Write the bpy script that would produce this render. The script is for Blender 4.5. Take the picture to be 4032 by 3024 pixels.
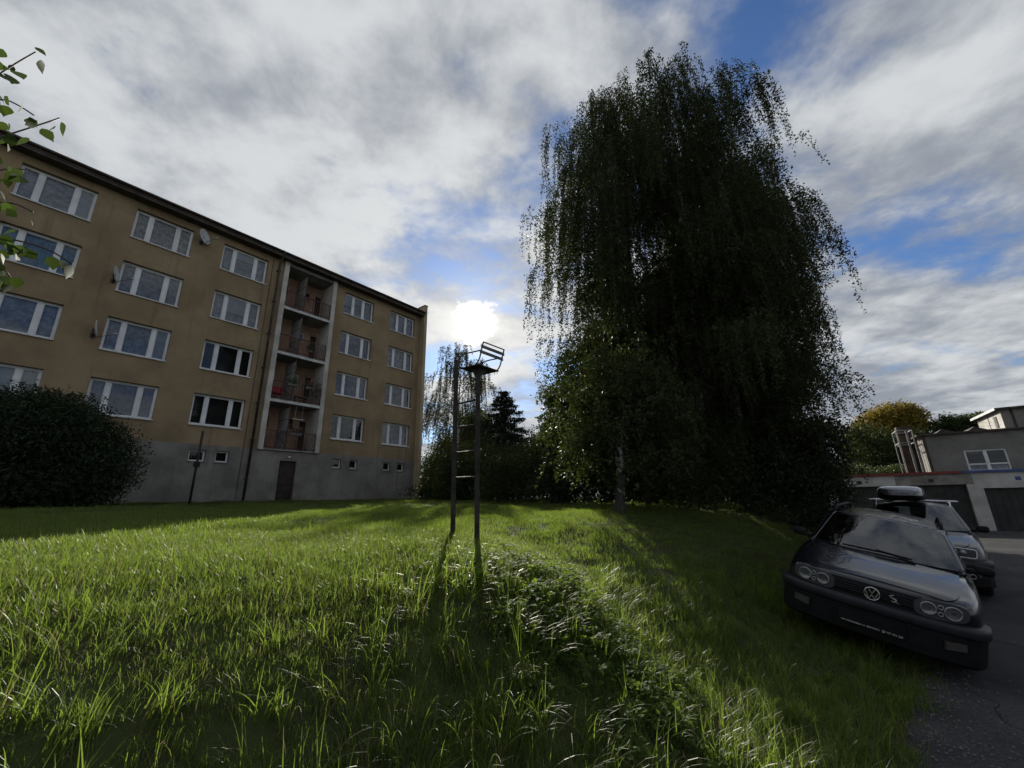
import bpy, bmesh, math, random
import numpy as np
from mathutils import Vector, Matrix, Euler

# ------------------------------------------------------------------ scene, camera, sky, sun, exposure
sc = bpy.context.scene
for o in list(bpy.data.objects):
    bpy.data.objects.remove(o)
C = sc.collection

PITCH, ROLL = 0.2761, 0.0177
cam_d = bpy.data.cameras.new('camera')
cam_d.sensor_width = 36.0
cam_d.lens = 36.0 * 1599.4 / 4032.0
cam_d.clip_start = 0.05
cam_d.clip_end = 3000
cam = bpy.data.objects.new('camera', cam_d)
C.objects.link(cam)
_c, _s, _cr, _sr = math.cos(PITCH), math.sin(PITCH), math.cos(ROLL), math.sin(ROLL)
_r0, _u0, _f0 = Vector((1, 0, 0)), Vector((0, -_s, _c)), Vector((0, _c, _s))
_R = _r0 * _cr - _u0 * _sr
_U = _r0 * _sr + _u0 * _cr
_M = Matrix((_R, _U, -_f0)).transposed()
cam.matrix_world = _M.to_4x4()
sc.camera = cam

sc.view_settings.view_transform = 'Standard'
sc.view_settings.look = 'None'
sc.view_settings.gamma = 1.0
sc.view_settings.use_curve_mapping = False
sc.view_settings.exposure = 0.42
sc.cycles.max_bounces = 5
sc.cycles.diffuse_bounces = 2
sc.cycles.glossy_bounces = 3
sc.cycles.transmission_bounces = 3
sc.cycles.transparent_max_bounces = 5
sc.cycles.sample_clamp_indirect = 4.0
sc.cycles.caustics_reflective = False
sc.cycles.caustics_refractive = False
sc.cycles.use_denoising = True
sc.cycles.adaptive_threshold = 0.03

SUN_AZ = math.radians(-5.58)      # measured from +Y towards +X
SUN_EL = math.radians(24.5)
sun_dir = Vector((math.sin(SUN_AZ) * math.cos(SUN_EL), math.cos(SUN_AZ) * math.cos(SUN_EL), math.sin(SUN_EL)))
sun_d = bpy.data.lights.new('sun', 'SUN')
sun_d.energy = 5.0
sun_d.angle = math.radians(0.55)
sun_d.color = (1.0, 0.93, 0.80)
sun_o = bpy.data.objects.new('sun', sun_d)
sun_o.rotation_euler = sun_dir.to_track_quat('Z', 'Y').to_euler()
sun_o.location = (0, 0, 60)
C.objects.link(sun_o)


class NT:
    """tiny node-tree helper"""
    def __init__(s, tree):
        s.t = tree; s.n = tree.nodes; s.l = tree.links
    def new(s, typ, **kw):
        nd = s.n.new(typ)
        for k, v in kw.items():
            setattr(nd, k, v)
        return nd
    def put(s, sock, v):
        if hasattr(v, 'is_linked') or isinstance(v, bpy.types.NodeSocket):
            s.l.new(v, sock)
        elif v is not None:
            sock.default_value = v
    def math(s, op, a, b=None, c=None, clamp=False):
        nd = s.new('ShaderNodeMath', operation=op, use_clamp=clamp)
        s.put(nd.inputs[0], a); s.put(nd.inputs[1], b)
        if c is not None: s.put(nd.inputs[2], c)
        return nd.outputs[0]
    def vmath(s, op, a, b=None):
        nd = s.new('ShaderNodeVectorMath', operation=op)
        s.put(nd.inputs[0], a); s.put(nd.inputs[1], b)
        return nd.outputs['Value'] if op in ('DOT_PRODUCT', 'LENGTH') else nd.outputs[0]
    def mix(s, f, a, b, blend='MIX'):
        nd = s.new('ShaderNodeMix', data_type='RGBA', blend_type=blend)
        s.put(nd.inputs[0], f); s.put(nd.inputs[6], a); s.put(nd.inputs[7], b)
        return nd.outputs[2]
    def ramp(s, f, lo, hi, a=0.0, b=1.0, smooth=True):
        nd = s.new('ShaderNodeMapRange', interpolation_type='SMOOTHSTEP' if smooth else 'LINEAR')
        s.put(nd.inputs[0], f)
        for i, v in enumerate((lo, hi, a, b)): s.put(nd.inputs[i + 1], v)
        return nd.outputs[0]
    def noise(s, vec, scale, detail=4, rough=0.55, dist=0.0):
        nd = s.new('ShaderNodeTexNoise')
        s.put(nd.inputs['Vector'], vec); nd.inputs['Scale'].default_value = scale
        nd.inputs['Detail'].default_value = detail; nd.inputs['Roughness'].default_value = rough
        nd.inputs['Distortion'].default_value = dist
        return nd.outputs['Fac']


world = bpy.data.worlds.new('World')
sc.world = world
world.use_nodes = True
world.cycles.sampling_method = 'MANUAL'
world.cycles.sample_map_resolution = 400
world.node_tree.nodes.clear()
w = NT(world.node_tree)
CLOUD_SEED = 11.7
tc = w.new('ShaderNodeTexCoord')
dirv = w.vmath('NORMALIZE', tc.outputs['Generated'])
sky = w.new('ShaderNodeTexSky', sky_type='NISHITA')
sky.sun_disc = False
sky.sun_elevation = SUN_EL
sky.sun_rotation = SUN_AZ
sky.air_density = 1.0
sky.dust_density = 0.3
sky.ozone_density = 3.0
sep = w.new('ShaderNodeSeparateXYZ'); w.put(sep.inputs[0], dirv)
zz = w.math('ADD', w.math('MAXIMUM', sep.outputs[2], 0.0), 0.16)
px_ = w.math('DIVIDE', sep.outputs[0], zz)
py_ = w.math('DIVIDE', sep.outputs[1], zz)
comb = w.new('ShaderNodeCombineXYZ'); w.put(comb.inputs[0], px_); w.put(comb.inputs[1], py_); comb.inputs[2].default_value = CLOUD_SEED
q = comb.outputs[0]
# wind-drawn streaks: the cloud plane is stretched along one direction
mp = w.new('ShaderNodeMapping'); w.put(mp.inputs[0], q)
mp.inputs['Rotation'].default_value = (0, 0, math.radians(38)); mp.inputs['Scale'].default_value = (0.75, 1.25, 1)
qs = mp.outputs[0]
n_big = w.noise(qs, 0.62, 2, 0.5, 0.3)
n_mid = w.noise(qs, 1.6, 5, 0.60, 0.15)
n_fine = w.noise(q, 5.2, 5, 0.60, 0.15)
dens = w.math('ADD', w.math('MULTIPLY', n_big, 0.55), w.math('ADD', w.math('MULTIPLY', n_mid, 0.55), w.math('MULTIPLY', n_fine, 0.26)))
# the cover is closed towards the left of the sun and breaks up towards the right
dens = w.math('SUBTRACT', dens, w.math('MULTIPLY', sep.outputs[0], 0.012))
dens = w.math('ADD', dens, w.ramp(sep.outputs[2], 0.34, 0.06, 0.0, 0.10))
cover = w.ramp(dens, 0.525, 0.675)
n_light = w.noise(qs, 1.15, 4, 0.58, 0.15)
shade = w.ramp(w.math('ADD', n_light, w.math('MULTIPLY', n_fine, 0.55)), 0.62, 0.92)
cosa = w.vmath('DOT_PRODUCT', dirv, tuple(sun_dir))
ang = w.math('MULTIPLY', w.math('ARCCOSINE', w.math('MINIMUM', cosa, 1.0)), 57.2958)
glow = w.math('POWER', 2.718, w.math('MULTIPLY', ang, -1 / 11.0))
cloud_dark = (2.6, 2.85, 3.3, 1)
cloud_lit = (5.7, 5.95, 6.15, 1)
ccol = w.mix(shade, cloud_dark, cloud_lit)
warm = w.new('ShaderNodeVectorMath', operation='SCALE'); warm.inputs[0].default_value = (3.1, 2.75, 2.2); w.put(warm.inputs['Scale'], glow)
ccol = w.mix(1.0, ccol, warm.outputs[0], 'ADD')
skyc = w.mix(1.0, sky.outputs[0], (0.62, 0.78, 1.0, 1), 'MULTIPLY')
allc = w.mix(cover, skyc, ccol)
# the veiled sun itself, ragged by the thin cloud in front of it
n_edge = w.noise(q, 15.0, 3, 0.6, 0.2)
ang2 = w.math('ADD', ang, w.math('ADD', w.math('MULTIPLY', w.math('SUBTRACT', n_fine, 0.5), 3.0), w.math('MULTIPLY', w.math('SUBTRACT', n_edge, 0.5), 5.5)))
ang2 = w.math('MAXIMUM', ang2, 0.0)
core = w.math('POWER', 2.718, w.math('MULTIPLY', w.math('POWER', w.math('DIVIDE', ang2, 1.45), 2.1), -1.0))
halo = w.math('MULTIPLY', w.math('POWER', 2.718, w.math('MULTIPLY', ang, -1 / 2.6)), 0.020)
core = w.math('ADD', core, halo)
corev = w.new('ShaderNodeVectorMath', operation='SCALE'); corev.inputs[0].default_value = (95.0, 85.0, 66.0); w.put(corev.inputs['Scale'], core)
allc = w.mix(1.0, allc, corev.outputs[0], 'ADD')
bg = w.new('ShaderNodeBackground'); w.put(bg.inputs[0], allc); bg.inputs[1].default_value = 0.085
wo = w.new('ShaderNodeOutputWorld'); w.l.new(bg.outputs[0], wo.inputs[0])

# ------------------------------------------------------------------ helpers
random.seed(7)
RNG = np.random.default_rng(11)


def tag(o, label=None, cat=None, group=None, kind=None):
    if label: o['label'] = label
    if cat: o['category'] = cat
    if group: o['group'] = group
    if kind: o['kind'] = kind
    return o


def empty(name, loc=(0, 0, 0), rz=0.0, label=None, cat=None, group=None):
    o = bpy.data.objects.new(name, None)
    o.empty_display_size = 0.2
    o.location = loc
    o.rotation_euler = (0, 0, rz)
    C.objects.link(o)
    return tag(o, label, cat, group)


def link_mesh(name, me, mat, parent=None, smooth=False):
    if mat is not None: me.materials.append(mat)
    if smooth:
        me.polygons.foreach_set('use_smooth', np.ones(len(me.polygons), dtype=bool))
    o = bpy.data.objects.new(name, me)
    C.objects.link(o)
    if parent is not None: o.parent = parent
    return o


class MB:
    """collects simple shapes; build() makes ONE mesh object"""
    def __init__(s): s.v = []; s.f = []
    def add(s, vs, fs):
        b = len(s.v); s.v += [tuple(p) for p in vs]; s.f += [tuple(i + b for i in f) for f in fs]
        return s
    def box(s, x0, x1, y0, y1, z0, z1):
        vs = [(x, y, z) for z in (z0, z1) for y in (y0, y1) for x in (x0, x1)]
        return s.add(vs, [(0, 2, 3, 1), (4, 5, 7, 6), (0, 1, 5, 4), (2, 6, 7, 3), (0, 4, 6, 2), (1, 3, 7, 5)])
    def bar(s, a, b, wd, ht, up=(0, 0, 1)):
        a, b, up = Vector(a), Vector(b), Vector(up)
        d = (b - a).normalized()
        if abs(d.dot(up)) > 0.95: up = Vector((1, 0, 0))
        x = d.cross(up).normalized(); y = x.cross(d)
        vs = []
        for p in (a, b):
            for i, j in ((-1, -1), (1, -1), (1, 1), (-1, 1)):
                vs.append(p + x * (wd / 2 * i) + y * (ht / 2 * j))
        return s.add(vs, [(3, 2, 1, 0), (4, 5, 6, 7), (0, 1, 5, 4), (1, 2, 6, 5), (2, 3, 7, 6), (3, 0, 4, 7)])
    def tube(s, pts, r, n=8, cap=True):
        pts = [Vector(p) for p in pts]
        rs = r if isinstance(r, (list, tuple)) else [r] * len(pts)
        b = len(s.v); prev = None
        for i, p in enumerate(pts):
            d = (pts[min(i + 1, len(pts) - 1)] - pts[max(i - 1, 0)]).normalized()
            if prev is None:
                prev = d.orthogonal().normalized()
            prev = (prev - d * prev.dot(d)).normalized()
            y = d.cross(prev)
            for k in range(n):
                a = 2 * math.pi * k / n
                s.v.append(tuple(p + (prev * math.cos(a) + y * math.sin(a)) * rs[i]))
        for i in range(len(pts) - 1):
            for k in range(n):
                s.f.append((b + i * n + k, b + i * n + (k + 1) % n, b + (i + 1) * n + (k + 1) % n, b + (i + 1) * n + k))
        if cap:
            s.f.append(tuple(b + k for k in reversed(range(n))))
            s.f.append(tuple(b + (len(pts) - 1) * n + k for k in range(n)))
        return s
    def grid(s, fn, nu, nv, u0=0., u1=1., v0=0., v1=1., flip=False):
        b = len(s.v)
        for j in range(nv + 1):
            for i in range(nu + 1):
                s.v.append(tuple(fn(u0 + (u1 - u0) * i / nu, v0 + (v1 - v0) * j / nv)))
        for j in range(nv):
            for i in range(nu):
                q4 = (b + j * (nu + 1) + i, b + j * (nu + 1) + i + 1, b + (j + 1) * (nu + 1) + i + 1, b + (j + 1) * (nu + 1) + i)
                s.f.append(q4[::-1] if flip else q4)
        return s
    def mesh(s, name='m'):
        me = bpy.data.meshes.new(name); me.from_pydata(s.v, [], s.f); me.update(); return me
    def build(s, name, mat, parent=None, smooth=False, bevel=0.0, sub=0):
        o = link_mesh(name, s.mesh(name), mat, parent, smooth)
        if bevel:
            m = o.modifiers.new('bevel', 'BEVEL'); m.width = bevel; m.segments = 2; m.limit_method = 'ANGLE'
        if sub:
            m = o.modifiers.new('sub', 'SUBSURF'); m.levels = sub; m.render_levels = sub
        return o


def np_mesh(name, verts, nper, mat, parent=None, tint=None, smooth=False):
    """mesh of equal n-gons from a (k*nper,3) array; tint = one value for each face"""
    verts = np.ascontiguousarray(verts, dtype=np.float32).reshape(-1, 3)
    nv = len(verts); nf = nv // nper
    me = bpy.data.meshes.new(name)
    me.vertices.add(nv); me.vertices.foreach_set('co', verts.ravel())
    me.loops.add(nv); me.loops.foreach_set('vertex_index', np.arange(nv, dtype=np.int32))
    me.polygons.add(nf)
    me.polygons.foreach_set('loop_start', np.arange(nf, dtype=np.int32) * nper)
    if tint is not None:
        at = me.attributes.new('tint', 'FLOAT', 'FACE'); at.data.foreach_set('value', np.asarray(tint, dtype=np.float32))
    me.update(calc_edges=True)
    return link_mesh(name, me, mat, parent, smooth)


MATS = {}


def mat(name, base, rough=0.7, var=0.12, vscale=3.0, bump=0.0, bscale=40.0, metal=0.0, spec=0.4, coat=0.0, base2=None, speck=0.0, streak=0.0):
    if name in MATS: return MATS[name]
    m = bpy.data.materials.new(name); m.use_nodes = True
    t = NT(m.node_tree); bs = t.n['Principled BSDF']
    tcn = t.new('ShaderNodeTexCoord'); v = tcn.outputs['Object']
    n = t.noise(v, vscale, 6, 0.6)
    b = tuple(base) + (1,)
    b2 = tuple(base2) + (1,) if base2 else tuple(x * (1 - 2.2 * var) for x in base) + (1,)
    b1 = b if base2 else tuple(min(1, x * (1 + var)) for x in base) + (1,)
    col = t.mix(t.ramp(n, 0.32, 0.68), b2, b1)
    if speck:
        n2 = t.noise(v, bscale, 3, 0.6)
        col = t.mix(t.ramp(n2, 0.45, 0.6, 0, speck), col, tuple(x * 0.55 for x in base) + (1,))
    if streak:
        ms = t.new('ShaderNodeMapping'); t.put(ms.inputs[0], v); ms.inputs['Scale'].default_value = (2.6, 2.6, .16)
        ns_ = t.noise(ms.outputs[0], 1.0, 5, 0.65)
        mb_ = t.noise(v, 0.23, 3, 0.5)
        col = t.mix(t.math('MULTIPLY', t.ramp(ns_, 0.52, 0.74), t.ramp(mb_, 0.38, 0.62, 0.25 * streak, streak)), col, tuple(x * 0.45 for x in base) + (1,))
    t.put(bs.inputs['Base Color'], col)
    bs.inputs['Roughness'].default_value = rough
    bs.inputs['Metallic'].default_value = metal
    bs.inputs['Specular IOR Level'].default_value = spec
    if coat:
        bs.inputs['Coat Weight'].default_value = coat; bs.inputs['Coat Roughness'].default_value = 0.03
    if bump:
        nb = t.noise(v, bscale, 5, 0.65)
        bp = t.new('ShaderNodeBump'); bp.inputs['Strength'].default_value = bump; bp.inputs['Distance'].default_value = 0.02
        t.put(bp.inputs['Height'], nb); t.l.new(bp.outputs[0], bs.inputs['Normal'])
    MATS[name] = m
    return m


def leaf_mat(name, dark, light, trans, tw=0.45, rough=0.5, spec=0.35, per_object=False, dry=None):
    """foliage: a glossy leaf surface mixed with light that passes through the leaf"""
    if name in MATS: return MATS[name]
    m = bpy.data.materials.new(name); m.use_nodes = True
    t = NT(m.node_tree); bs = t.n['Principled BSDF']; out = t.n['Material Output']
    a = t.new('ShaderNodeAttribute', attribute_name='tint')
    f = a.outputs['Fac']
    if per_object:
        oi = t.new('ShaderNodeObjectInfo')
        f = t.math('ADD', t.math('MULTIPLY', f, 0.65), t.math('MULTIPLY', oi.outputs['Random'], 0.35))
    bc = t.mix(f, tuple(dark) + (1,), tuple(light) + (1,))
    if dry: bc = t.mix(t.ramp(a.outputs['Fac'], .935, .95), bc, tuple(dry) + (1,))
    t.put(bs.inputs['Base Color'], bc)
    bs.inputs['Roughness'].default_value = rough
    bs.inputs['Specular IOR Level'].default_value = spec
    tr = t.new('ShaderNodeBsdfTranslucent')
    tcx = t.mix(f, tuple(x * 0.6 for x in trans) + (1,), tuple(trans) + (1,))
    if dry: tcx = t.mix(t.ramp(a.outputs['Fac'], .935, .95), tcx, tuple(dry) + (1,))
    t.put(tr.inputs[0], tcx)
    mx = t.new('ShaderNodeMixShader'); mx.inputs[0].default_value = tw
    t.l.new(bs.outputs[0], mx.inputs[1]); t.l.new(tr.outputs[0], mx.inputs[2])
    t.l.new(mx.outputs[0], out.inputs[0])
    MATS[name] = m
    return m


def glass_mat(name, tint=(0.75, 0.8, 0.85), refl=1.0):
    """window pane: Fresnel mirror over clear glass"""
    if name in MATS: return MATS[name]
    m = bpy.data.materials.new(name); m.use_nodes = True
    t = NT(m.node_tree); t.n.remove(t.n['Principled BSDF']); out = t.n['Material Output']
    gl = t.new('ShaderNodeBsdfGlossy'); gl.inputs['Roughness'].default_value = 0.02
    gl.inputs[0].default_value = (0.95, 0.97, 1, 1)
    tp = t.new('ShaderNodeBsdfTransparent'); tp.inputs[0].default_value = tuple(tint) + (1,)
    fr = t.new('ShaderNodeFresnel'); fr.inputs[0].default_value = 1.62
    tcn = t.new('ShaderNodeTexCoord')
    bp = t.new('ShaderNodeBump'); bp.inputs['Strength'].default_value = 0.05
    t.put(bp.inputs['Height'], t.noise(tcn.outputs['Object'], 1.3, 2, 0.5))
    t.l.new(bp.outputs[0], gl.inputs['Normal'])
    mx = t.new('ShaderNodeMixShader'); t.put(mx.inputs[0], t.math('MULTIPLY', fr.outputs[0], refl, clamp=True))
    t.l.new(tp.outputs[0], mx.inputs[1]); t.l.new(gl.outputs[0], mx.inputs[2])
    t.l.new(mx.outputs[0], out.inputs[0])
    MATS[name] = m
    return m


# ------------------------------------------------------------------ lie of the land
E_ = np.array([0.695, 0.719]); N_ = np.array([-0.719, 0.695])     # along the road / across it towards the lawn
ROAD_Z = -1.80
_far_w = [5.6, 7, 8, 10.2, 16, 21, 26, 40, 90, 400]
_far_z = [-.35, -.32, -.29, -.20, -.11, .0, .10, .25, .6, 1.5]
_aw = [-60, .36, .52, .72, 1.37, 1.75, 2.2, 2.7, 3.2, 3.6, 4.2] + _far_w
_az = [-1.84, -1.84, -1.62, -1.46, -1.14, -.95, -.66, -.47, -.36, -.32, -.325] + _far_z
_bw = [-60, .36, 1.0, 1.6, 2.6, 3.5, 4.5] + _far_w
_bz = [-1.84, -1.84, -1.68, -1.53, -1.02, -.64, -.42] + _far_z


def gz(x, y):
    x = np.asarray(x, float); y = np.asarray(y, float)
    u = E_[0] * x + E_[1] * y; w_ = N_[0] * x + N_[1] * y
    k = np.clip((u - 2.2) / 2.6, 0, 1); k = k * k * (3 - 2 * k)
    sh = np.clip((u - 19) / 6.0, 0, 1); sh = sh * sh * (3 - 2 * sh) * 9.0
    za = np.interp(w_, _aw, _az); zb = np.interp(w_ - sh, _bw, _bz)
    z = za * (1 - k) + zb * k
    hum = np.sin(x * 1.9 + 1.3) * np.cos(y * 1.6 + .4) * .028 + np.sin(x * 4.3 + y * 3.1) * .012 + np.sin(x * .55 - y * .47) * .03
    return z + hum * np.clip((w_ - .6) / 1.2, 0, 1) * np.clip(1.5 - np.hypot(x, y) / 60, 0, 1)


def gz1(x, y): return float(gz(x, y))
# ------------------------------------------------------------------ ground, road
def graded(lo, hi, fine, ratio):
    out = [0.0]; st = fine
    while out[-1] < hi: out.append(out[-1] + st); st *= ratio
    neg = [0.0]; st = fine
    while neg[-1] > lo: neg.append(neg[-1] - st); st *= ratio
    return np.array(sorted(set(neg[1:] + out)))


gx = graded(-420, 420, 0.14, 1.035); gy = graded(-60, 640, 0.14, 1.032)
GX, GY = np.meshgrid(gx, gy)
GZ = gz(GX, GY)
nx, ny = len(gx), len(gy)
gv = np.stack([GX, GY, GZ], -1).reshape(-1, 3)
ii = np.arange(nx - 1)[None, :] + np.arange(ny - 1)[:, None] * nx
gf = np.stack([ii, ii + 1, ii + 1 + nx, ii + nx], -1).reshape(-1, 4)
gm = bpy.data.meshes.new('lawn')
gm.vertices.add(len(gv)); gm.vertices.foreach_set('co', gv.astype(np.float32).ravel())
gm.loops.add(gf.size); gm.loops.foreach_set('vertex_index', gf.astype(np.int32).ravel())
gm.polygons.add(len(gf)); gm.polygons.foreach_set('loop_start', np.arange(len(gf), dtype=np.int32) * 4)
gm.update(calc_edges=True)
soil = mat('lawn_ground', (0.055, 0.075, 0.022), 0.95, 0.3, 1.4, 0.6, 30.0, spec=0.1, base2=(0.035, 0.034, 0.018))
lawn = tag(link_mesh('lawn', gm, soil, None, True), kind='structure')

def asphalt_mat():
    m = mat('asphalt', (0.060, 0.059, 0.060), 0.9, 0.28, 0.8, 1.0, 55.0, spec=0.25, speck=0.9)
    t = NT(m.node_tree); bs = t.n['Principled BSDF']
    src = bs.inputs['Base Color'].links[0].from_socket
    tcn = t.new('ShaderNodeTexCoord'); v = tcn.outputs['Object']
    wob = t.new('ShaderNodeTexNoise'); t.put(wob.inputs['Vector'], v); wob.inputs['Scale'].default_value = 1.2
    vv = t.vmath('ADD', v, wob.outputs['Color'])
    vo = t.new('ShaderNodeTexVoronoi', feature='DISTANCE_TO_EDGE'); t.put(vo.inputs['Vector'], vv); vo.inputs['Scale'].default_value = .42
    crack = t.ramp(vo.outputs['Distance'], .0015, .006, .8, 0.0)
    patch = t.ramp(t.noise(v, .35, 3, .5), .52, .60, 0, .45)
    c1 = t.mix(patch, src, (.034, .034, .036, 1))
    g = t.noise(v, 130, 2, .5)
    c1 = t.mix(t.ramp(g, .60, .72, 0, .55), c1, (.15, .145, .14, 1))
    t.put(bs.inputs['Base Color'], t.mix(crack, c1, (.012, .012, .012, 1)))
    return m


asphalt = asphalt_mat()


def uw(u, w_, z=0.0):
    return (u * E_[0] + w_ * N_[0], u * E_[1] + w_ * N_[1], z)


rb = MB()
edge = []
_rr = random.Random(3)
us = [-14 + 0.5 * i for i in range(90)]
for u in us:
    wl = 0.44 + 0.05 * math.sin(u * 1.7) + _rr.uniform(-.03, .03)
    if u > 19.5: wl += min(9.0, (u - 19.5) * 1.9)
    edge.append(wl)
vs = []; fs = []
for k, u in enumerate(us):
    if u > 30.6: break
    for w_ in (-16, -8, -3, -1, edge[k]):
        vs.append(uw(u, w_, ROAD_Z - (0.012 if w_ == edge[k] else 0)))
nr = len(vs) // 5
for k in range(nr - 1):
    for j in range(4):
        a = k * 5 + j
        fs.append((a + 1, a, a + 5, a + 6))
road = tag(MB().add(vs, fs).build('road', asphalt), kind='structure')
sol = road.modifiers.new('thick', 'SOLIDIFY'); sol.thickness = 0.03; sol.offset = -1


# ------------------------------------------------------------------ grass: real blades, instanced in tufts
def blades(n, rad, hmin, hmax, wmin, wmax, seed, segs=4, bend=0.6, lean=None):
    r = np.random.default_rng(seed)
    V = []; T = []
    for i in range(n):
        a = r.uniform(0, 2 * math.pi); d = rad * math.sqrt(r.uniform(0, 1))
        bx, by = d * math.cos(a), d * math.sin(a)
        h = r.uniform(hmin, hmax); wd = r.uniform(wmin, wmax)
        az = r.uniform(0, 2 * math.pi) if lean is None else r.normal(lean, 0.8)
        th0 = abs(r.normal(0.12, 0.12)); th1 = th0 + abs(r.normal(bend, bend * 0.55))
        dx, dy = math.cos(az), math.sin(az)
        tw = r.uniform(-0.7, 0.7)
        sx, sy = -math.sin(az + tw), math.cos(az + tw)
        p = np.array([bx, by, -0.015]); L = h / segs
        rows = []
        for k in range(segs + 1):
            f = k / segs
            ww = wd * (1 - f ** 1.8) * (0.75 + 0.5 * min(1, f * 3)) / 2
            if k == segs: ww = 0.0004
            rows.append((p + np.array([sx, sy, 0]) * ww, p - np.array([sx, sy, 0]) * ww))
            th = th0 + (th1 - th0) * f
            p = p + np.array([dx * math.sin(th), dy * math.sin(th), math.cos(th)]) * L
        t = r.uniform(0, 1)
        for k in range(segs):
            V += [rows[k][0], rows[k][1], rows[k + 1][1], rows[k + 1][0]]
            T.append(t)
    return np.array(V), np.array(T)


def proto(name, V, T, m, nper=4):
    verts = np.ascontiguousarray(V, dtype=np.float32).reshape(-1, 3)
    me = bpy.data.meshes.new(name); nv = len(verts); nf = nv // nper
    me.vertices.add(nv); me.vertices.foreach_set('co', verts.ravel())
    me.loops.add(nv); me.loops.foreach_set('vertex_index', np.arange(nv, dtype=np.int32))
    me.polygons.add(nf); me.polygons.foreach_set('loop_start', np.arange(nf, dtype=np.int32) * nper)
    at = me.attributes.new('tint', 'FLOAT', 'FACE'); at.data.foreach_set('value', T.astype(np.float32))
    me.update(calc_edges=True); me.materials.append(m)
    return bpy.data.objects.new(name, me)


def scatter(name, protos, pts, rotz, tilt, scl, idx, label, cat):
    """one object of kind stuff: the tufts stand on PTS"""
    col = bpy.data.collections.new(name + '_tufts')
    for p in protos: col.objects.link(p)
    me = bpy.data.meshes.new(name); n = len(pts)
    me.vertices.add(n); me.vertices.foreach_set('co', np.asarray(pts, np.float32).ravel())
    rot = np.stack([tilt[:, 0], tilt[:, 1], rotz], -1).astype(np.float32)
    me.attributes.new('rot', 'FLOAT_VECTOR', 'POINT').data.foreach_set('vector', rot.ravel())
    me.attributes.new('scl', 'FLOAT_VECTOR', 'POINT').data.foreach_set('vector', np.asarray(scl, np.float32).ravel())
    me.attributes.new('idx', 'INT', 'POINT').data.foreach_set('value', np.asarray(idx, np.int32))
    me.update()
    o = bpy.data.objects.new(name, me); C.objects.link(o)
    ng = bpy.data.node_groups.new(name + '_nodes', 'GeometryNodeTree')
    ng.interface.new_socket('Geometry', in_out='INPUT', socket_type='NodeSocketGeometry')
    ng.interface.new_socket('Geometry', in_out='OUTPUT', socket_type='NodeSocketGeometry')
    N = ng.nodes; L = ng.links
    gi = N.new('NodeGroupInput'); go = N.new('NodeGroupOutput')
    ci = N.new('GeometryNodeCollectionInfo'); ci.inputs['Collection'].default_value = col
    ci.inputs['Separate Children'].default_value = True; ci.inputs['Reset Children'].default_value = True
    ip = N.new('GeometryNodeInstanceOnPoints'); ip.inputs['Pick Instance'].default_value = True
    def attr(nm, ty):
        a = N.new('GeometryNodeInputNamedAttribute'); a.data_type = ty; a.inputs['Name'].default_value = nm
        return a.outputs['Attribute']
    L.new(gi.outputs[0], ip.inputs['Points']); L.new(ci.outputs[0], ip.inputs['Instance'])
    L.new(attr('idx', 'INT'), ip.inputs['Instance Index'])
    e2r = N.new('FunctionNodeEulerToRotation'); L.new(attr('rot', 'FLOAT_VECTOR'), e2r.inputs[0])
    L.new(e2r.outputs[0], ip.inputs['Rotation'])
    L.new(attr('scl', 'FLOAT_VECTOR'), ip.inputs['Scale'])
    L.new(ip.outputs[0], go.inputs[0])
    md = o.modifiers.new('scatter', 'NODES'); md.node_group = ng
    return tag(o, label, cat, kind='stuff')


grass_m = leaf_mat('grass_blade', (0.030, 0.044, 0.010), (0.080, 0.105, 0.026), (0.265, 0.385, 0.05), 0.54, 0.42, 0.38, True, dry=(.24, .19, .085))


def sector(n, r0, r1, seed, half=66):
    """points on the lawn between two distances, in the half of the place the photograph faces"""
    r = np.random.default_rng(seed)
    rad = np.sqrt(r.uniform(r0 * r0, r1 * r1, n)); a = np.radians(r.uniform(-half, half, n))
    x = rad * np.sin(a); y = rad * np.cos(a)
    return x, y


def patchy(x, y):
    return 0.5 + 0.25 * np.sin(x * 2.3 + 0.7 * y + 1) + 0.25 * np.sin(y * 2.9 - 0.8 * x + np.sin(x * 1.3) * 2)


def on_lawn(x, y, pad=0.0):
    u = E_[0] * x + E_[1] * y; w_ = N_[0] * x + N_[1] * y
    lim = 0.40 + 0.07 * np.sin(u * 1.7) + .08 * np.sin(u * 5.1 + 2) + np.clip((u - 19.5) * 1.9, 0, 9)
    fx = x + 8.4155; fy = y - 28.1195           # in front of the facade
    dist = fx * 0.786 - fy * 0.618
    along = fx * 0.618 + fy * 0.786
    house = (dist < 0.06) & (along < 2.45)
    d = np.hypot(x, y)
    return (w_ > lim + pad) & ~house & (d > 0.45)


near_p = [proto('tuft_near', *blades(30, .11, .03, .10, .0028, .0052, 100 + k, 4, 1.05, None if k % 2 else k * .8), grass_m) for k in range(8)]
long_p = [proto('tuft_long', *blades(18, .06, .13, .32, .0034, .0062, 150 + k, 7, 1.35, (-.8 + .35 * (k - 2))), grass_m) for k in range(5)]
mid_p = [proto('tuft_mid', *blades(64, .20, .025, .08, .004, .007, 200 + k, 3, .6), grass_m) for k in range(6)]
far_p = [proto('tuft_far', *blades(110, .42, .035, .08, .008, .014, 300 + k, 2, .5), grass_m) for k in range(5)]


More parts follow.
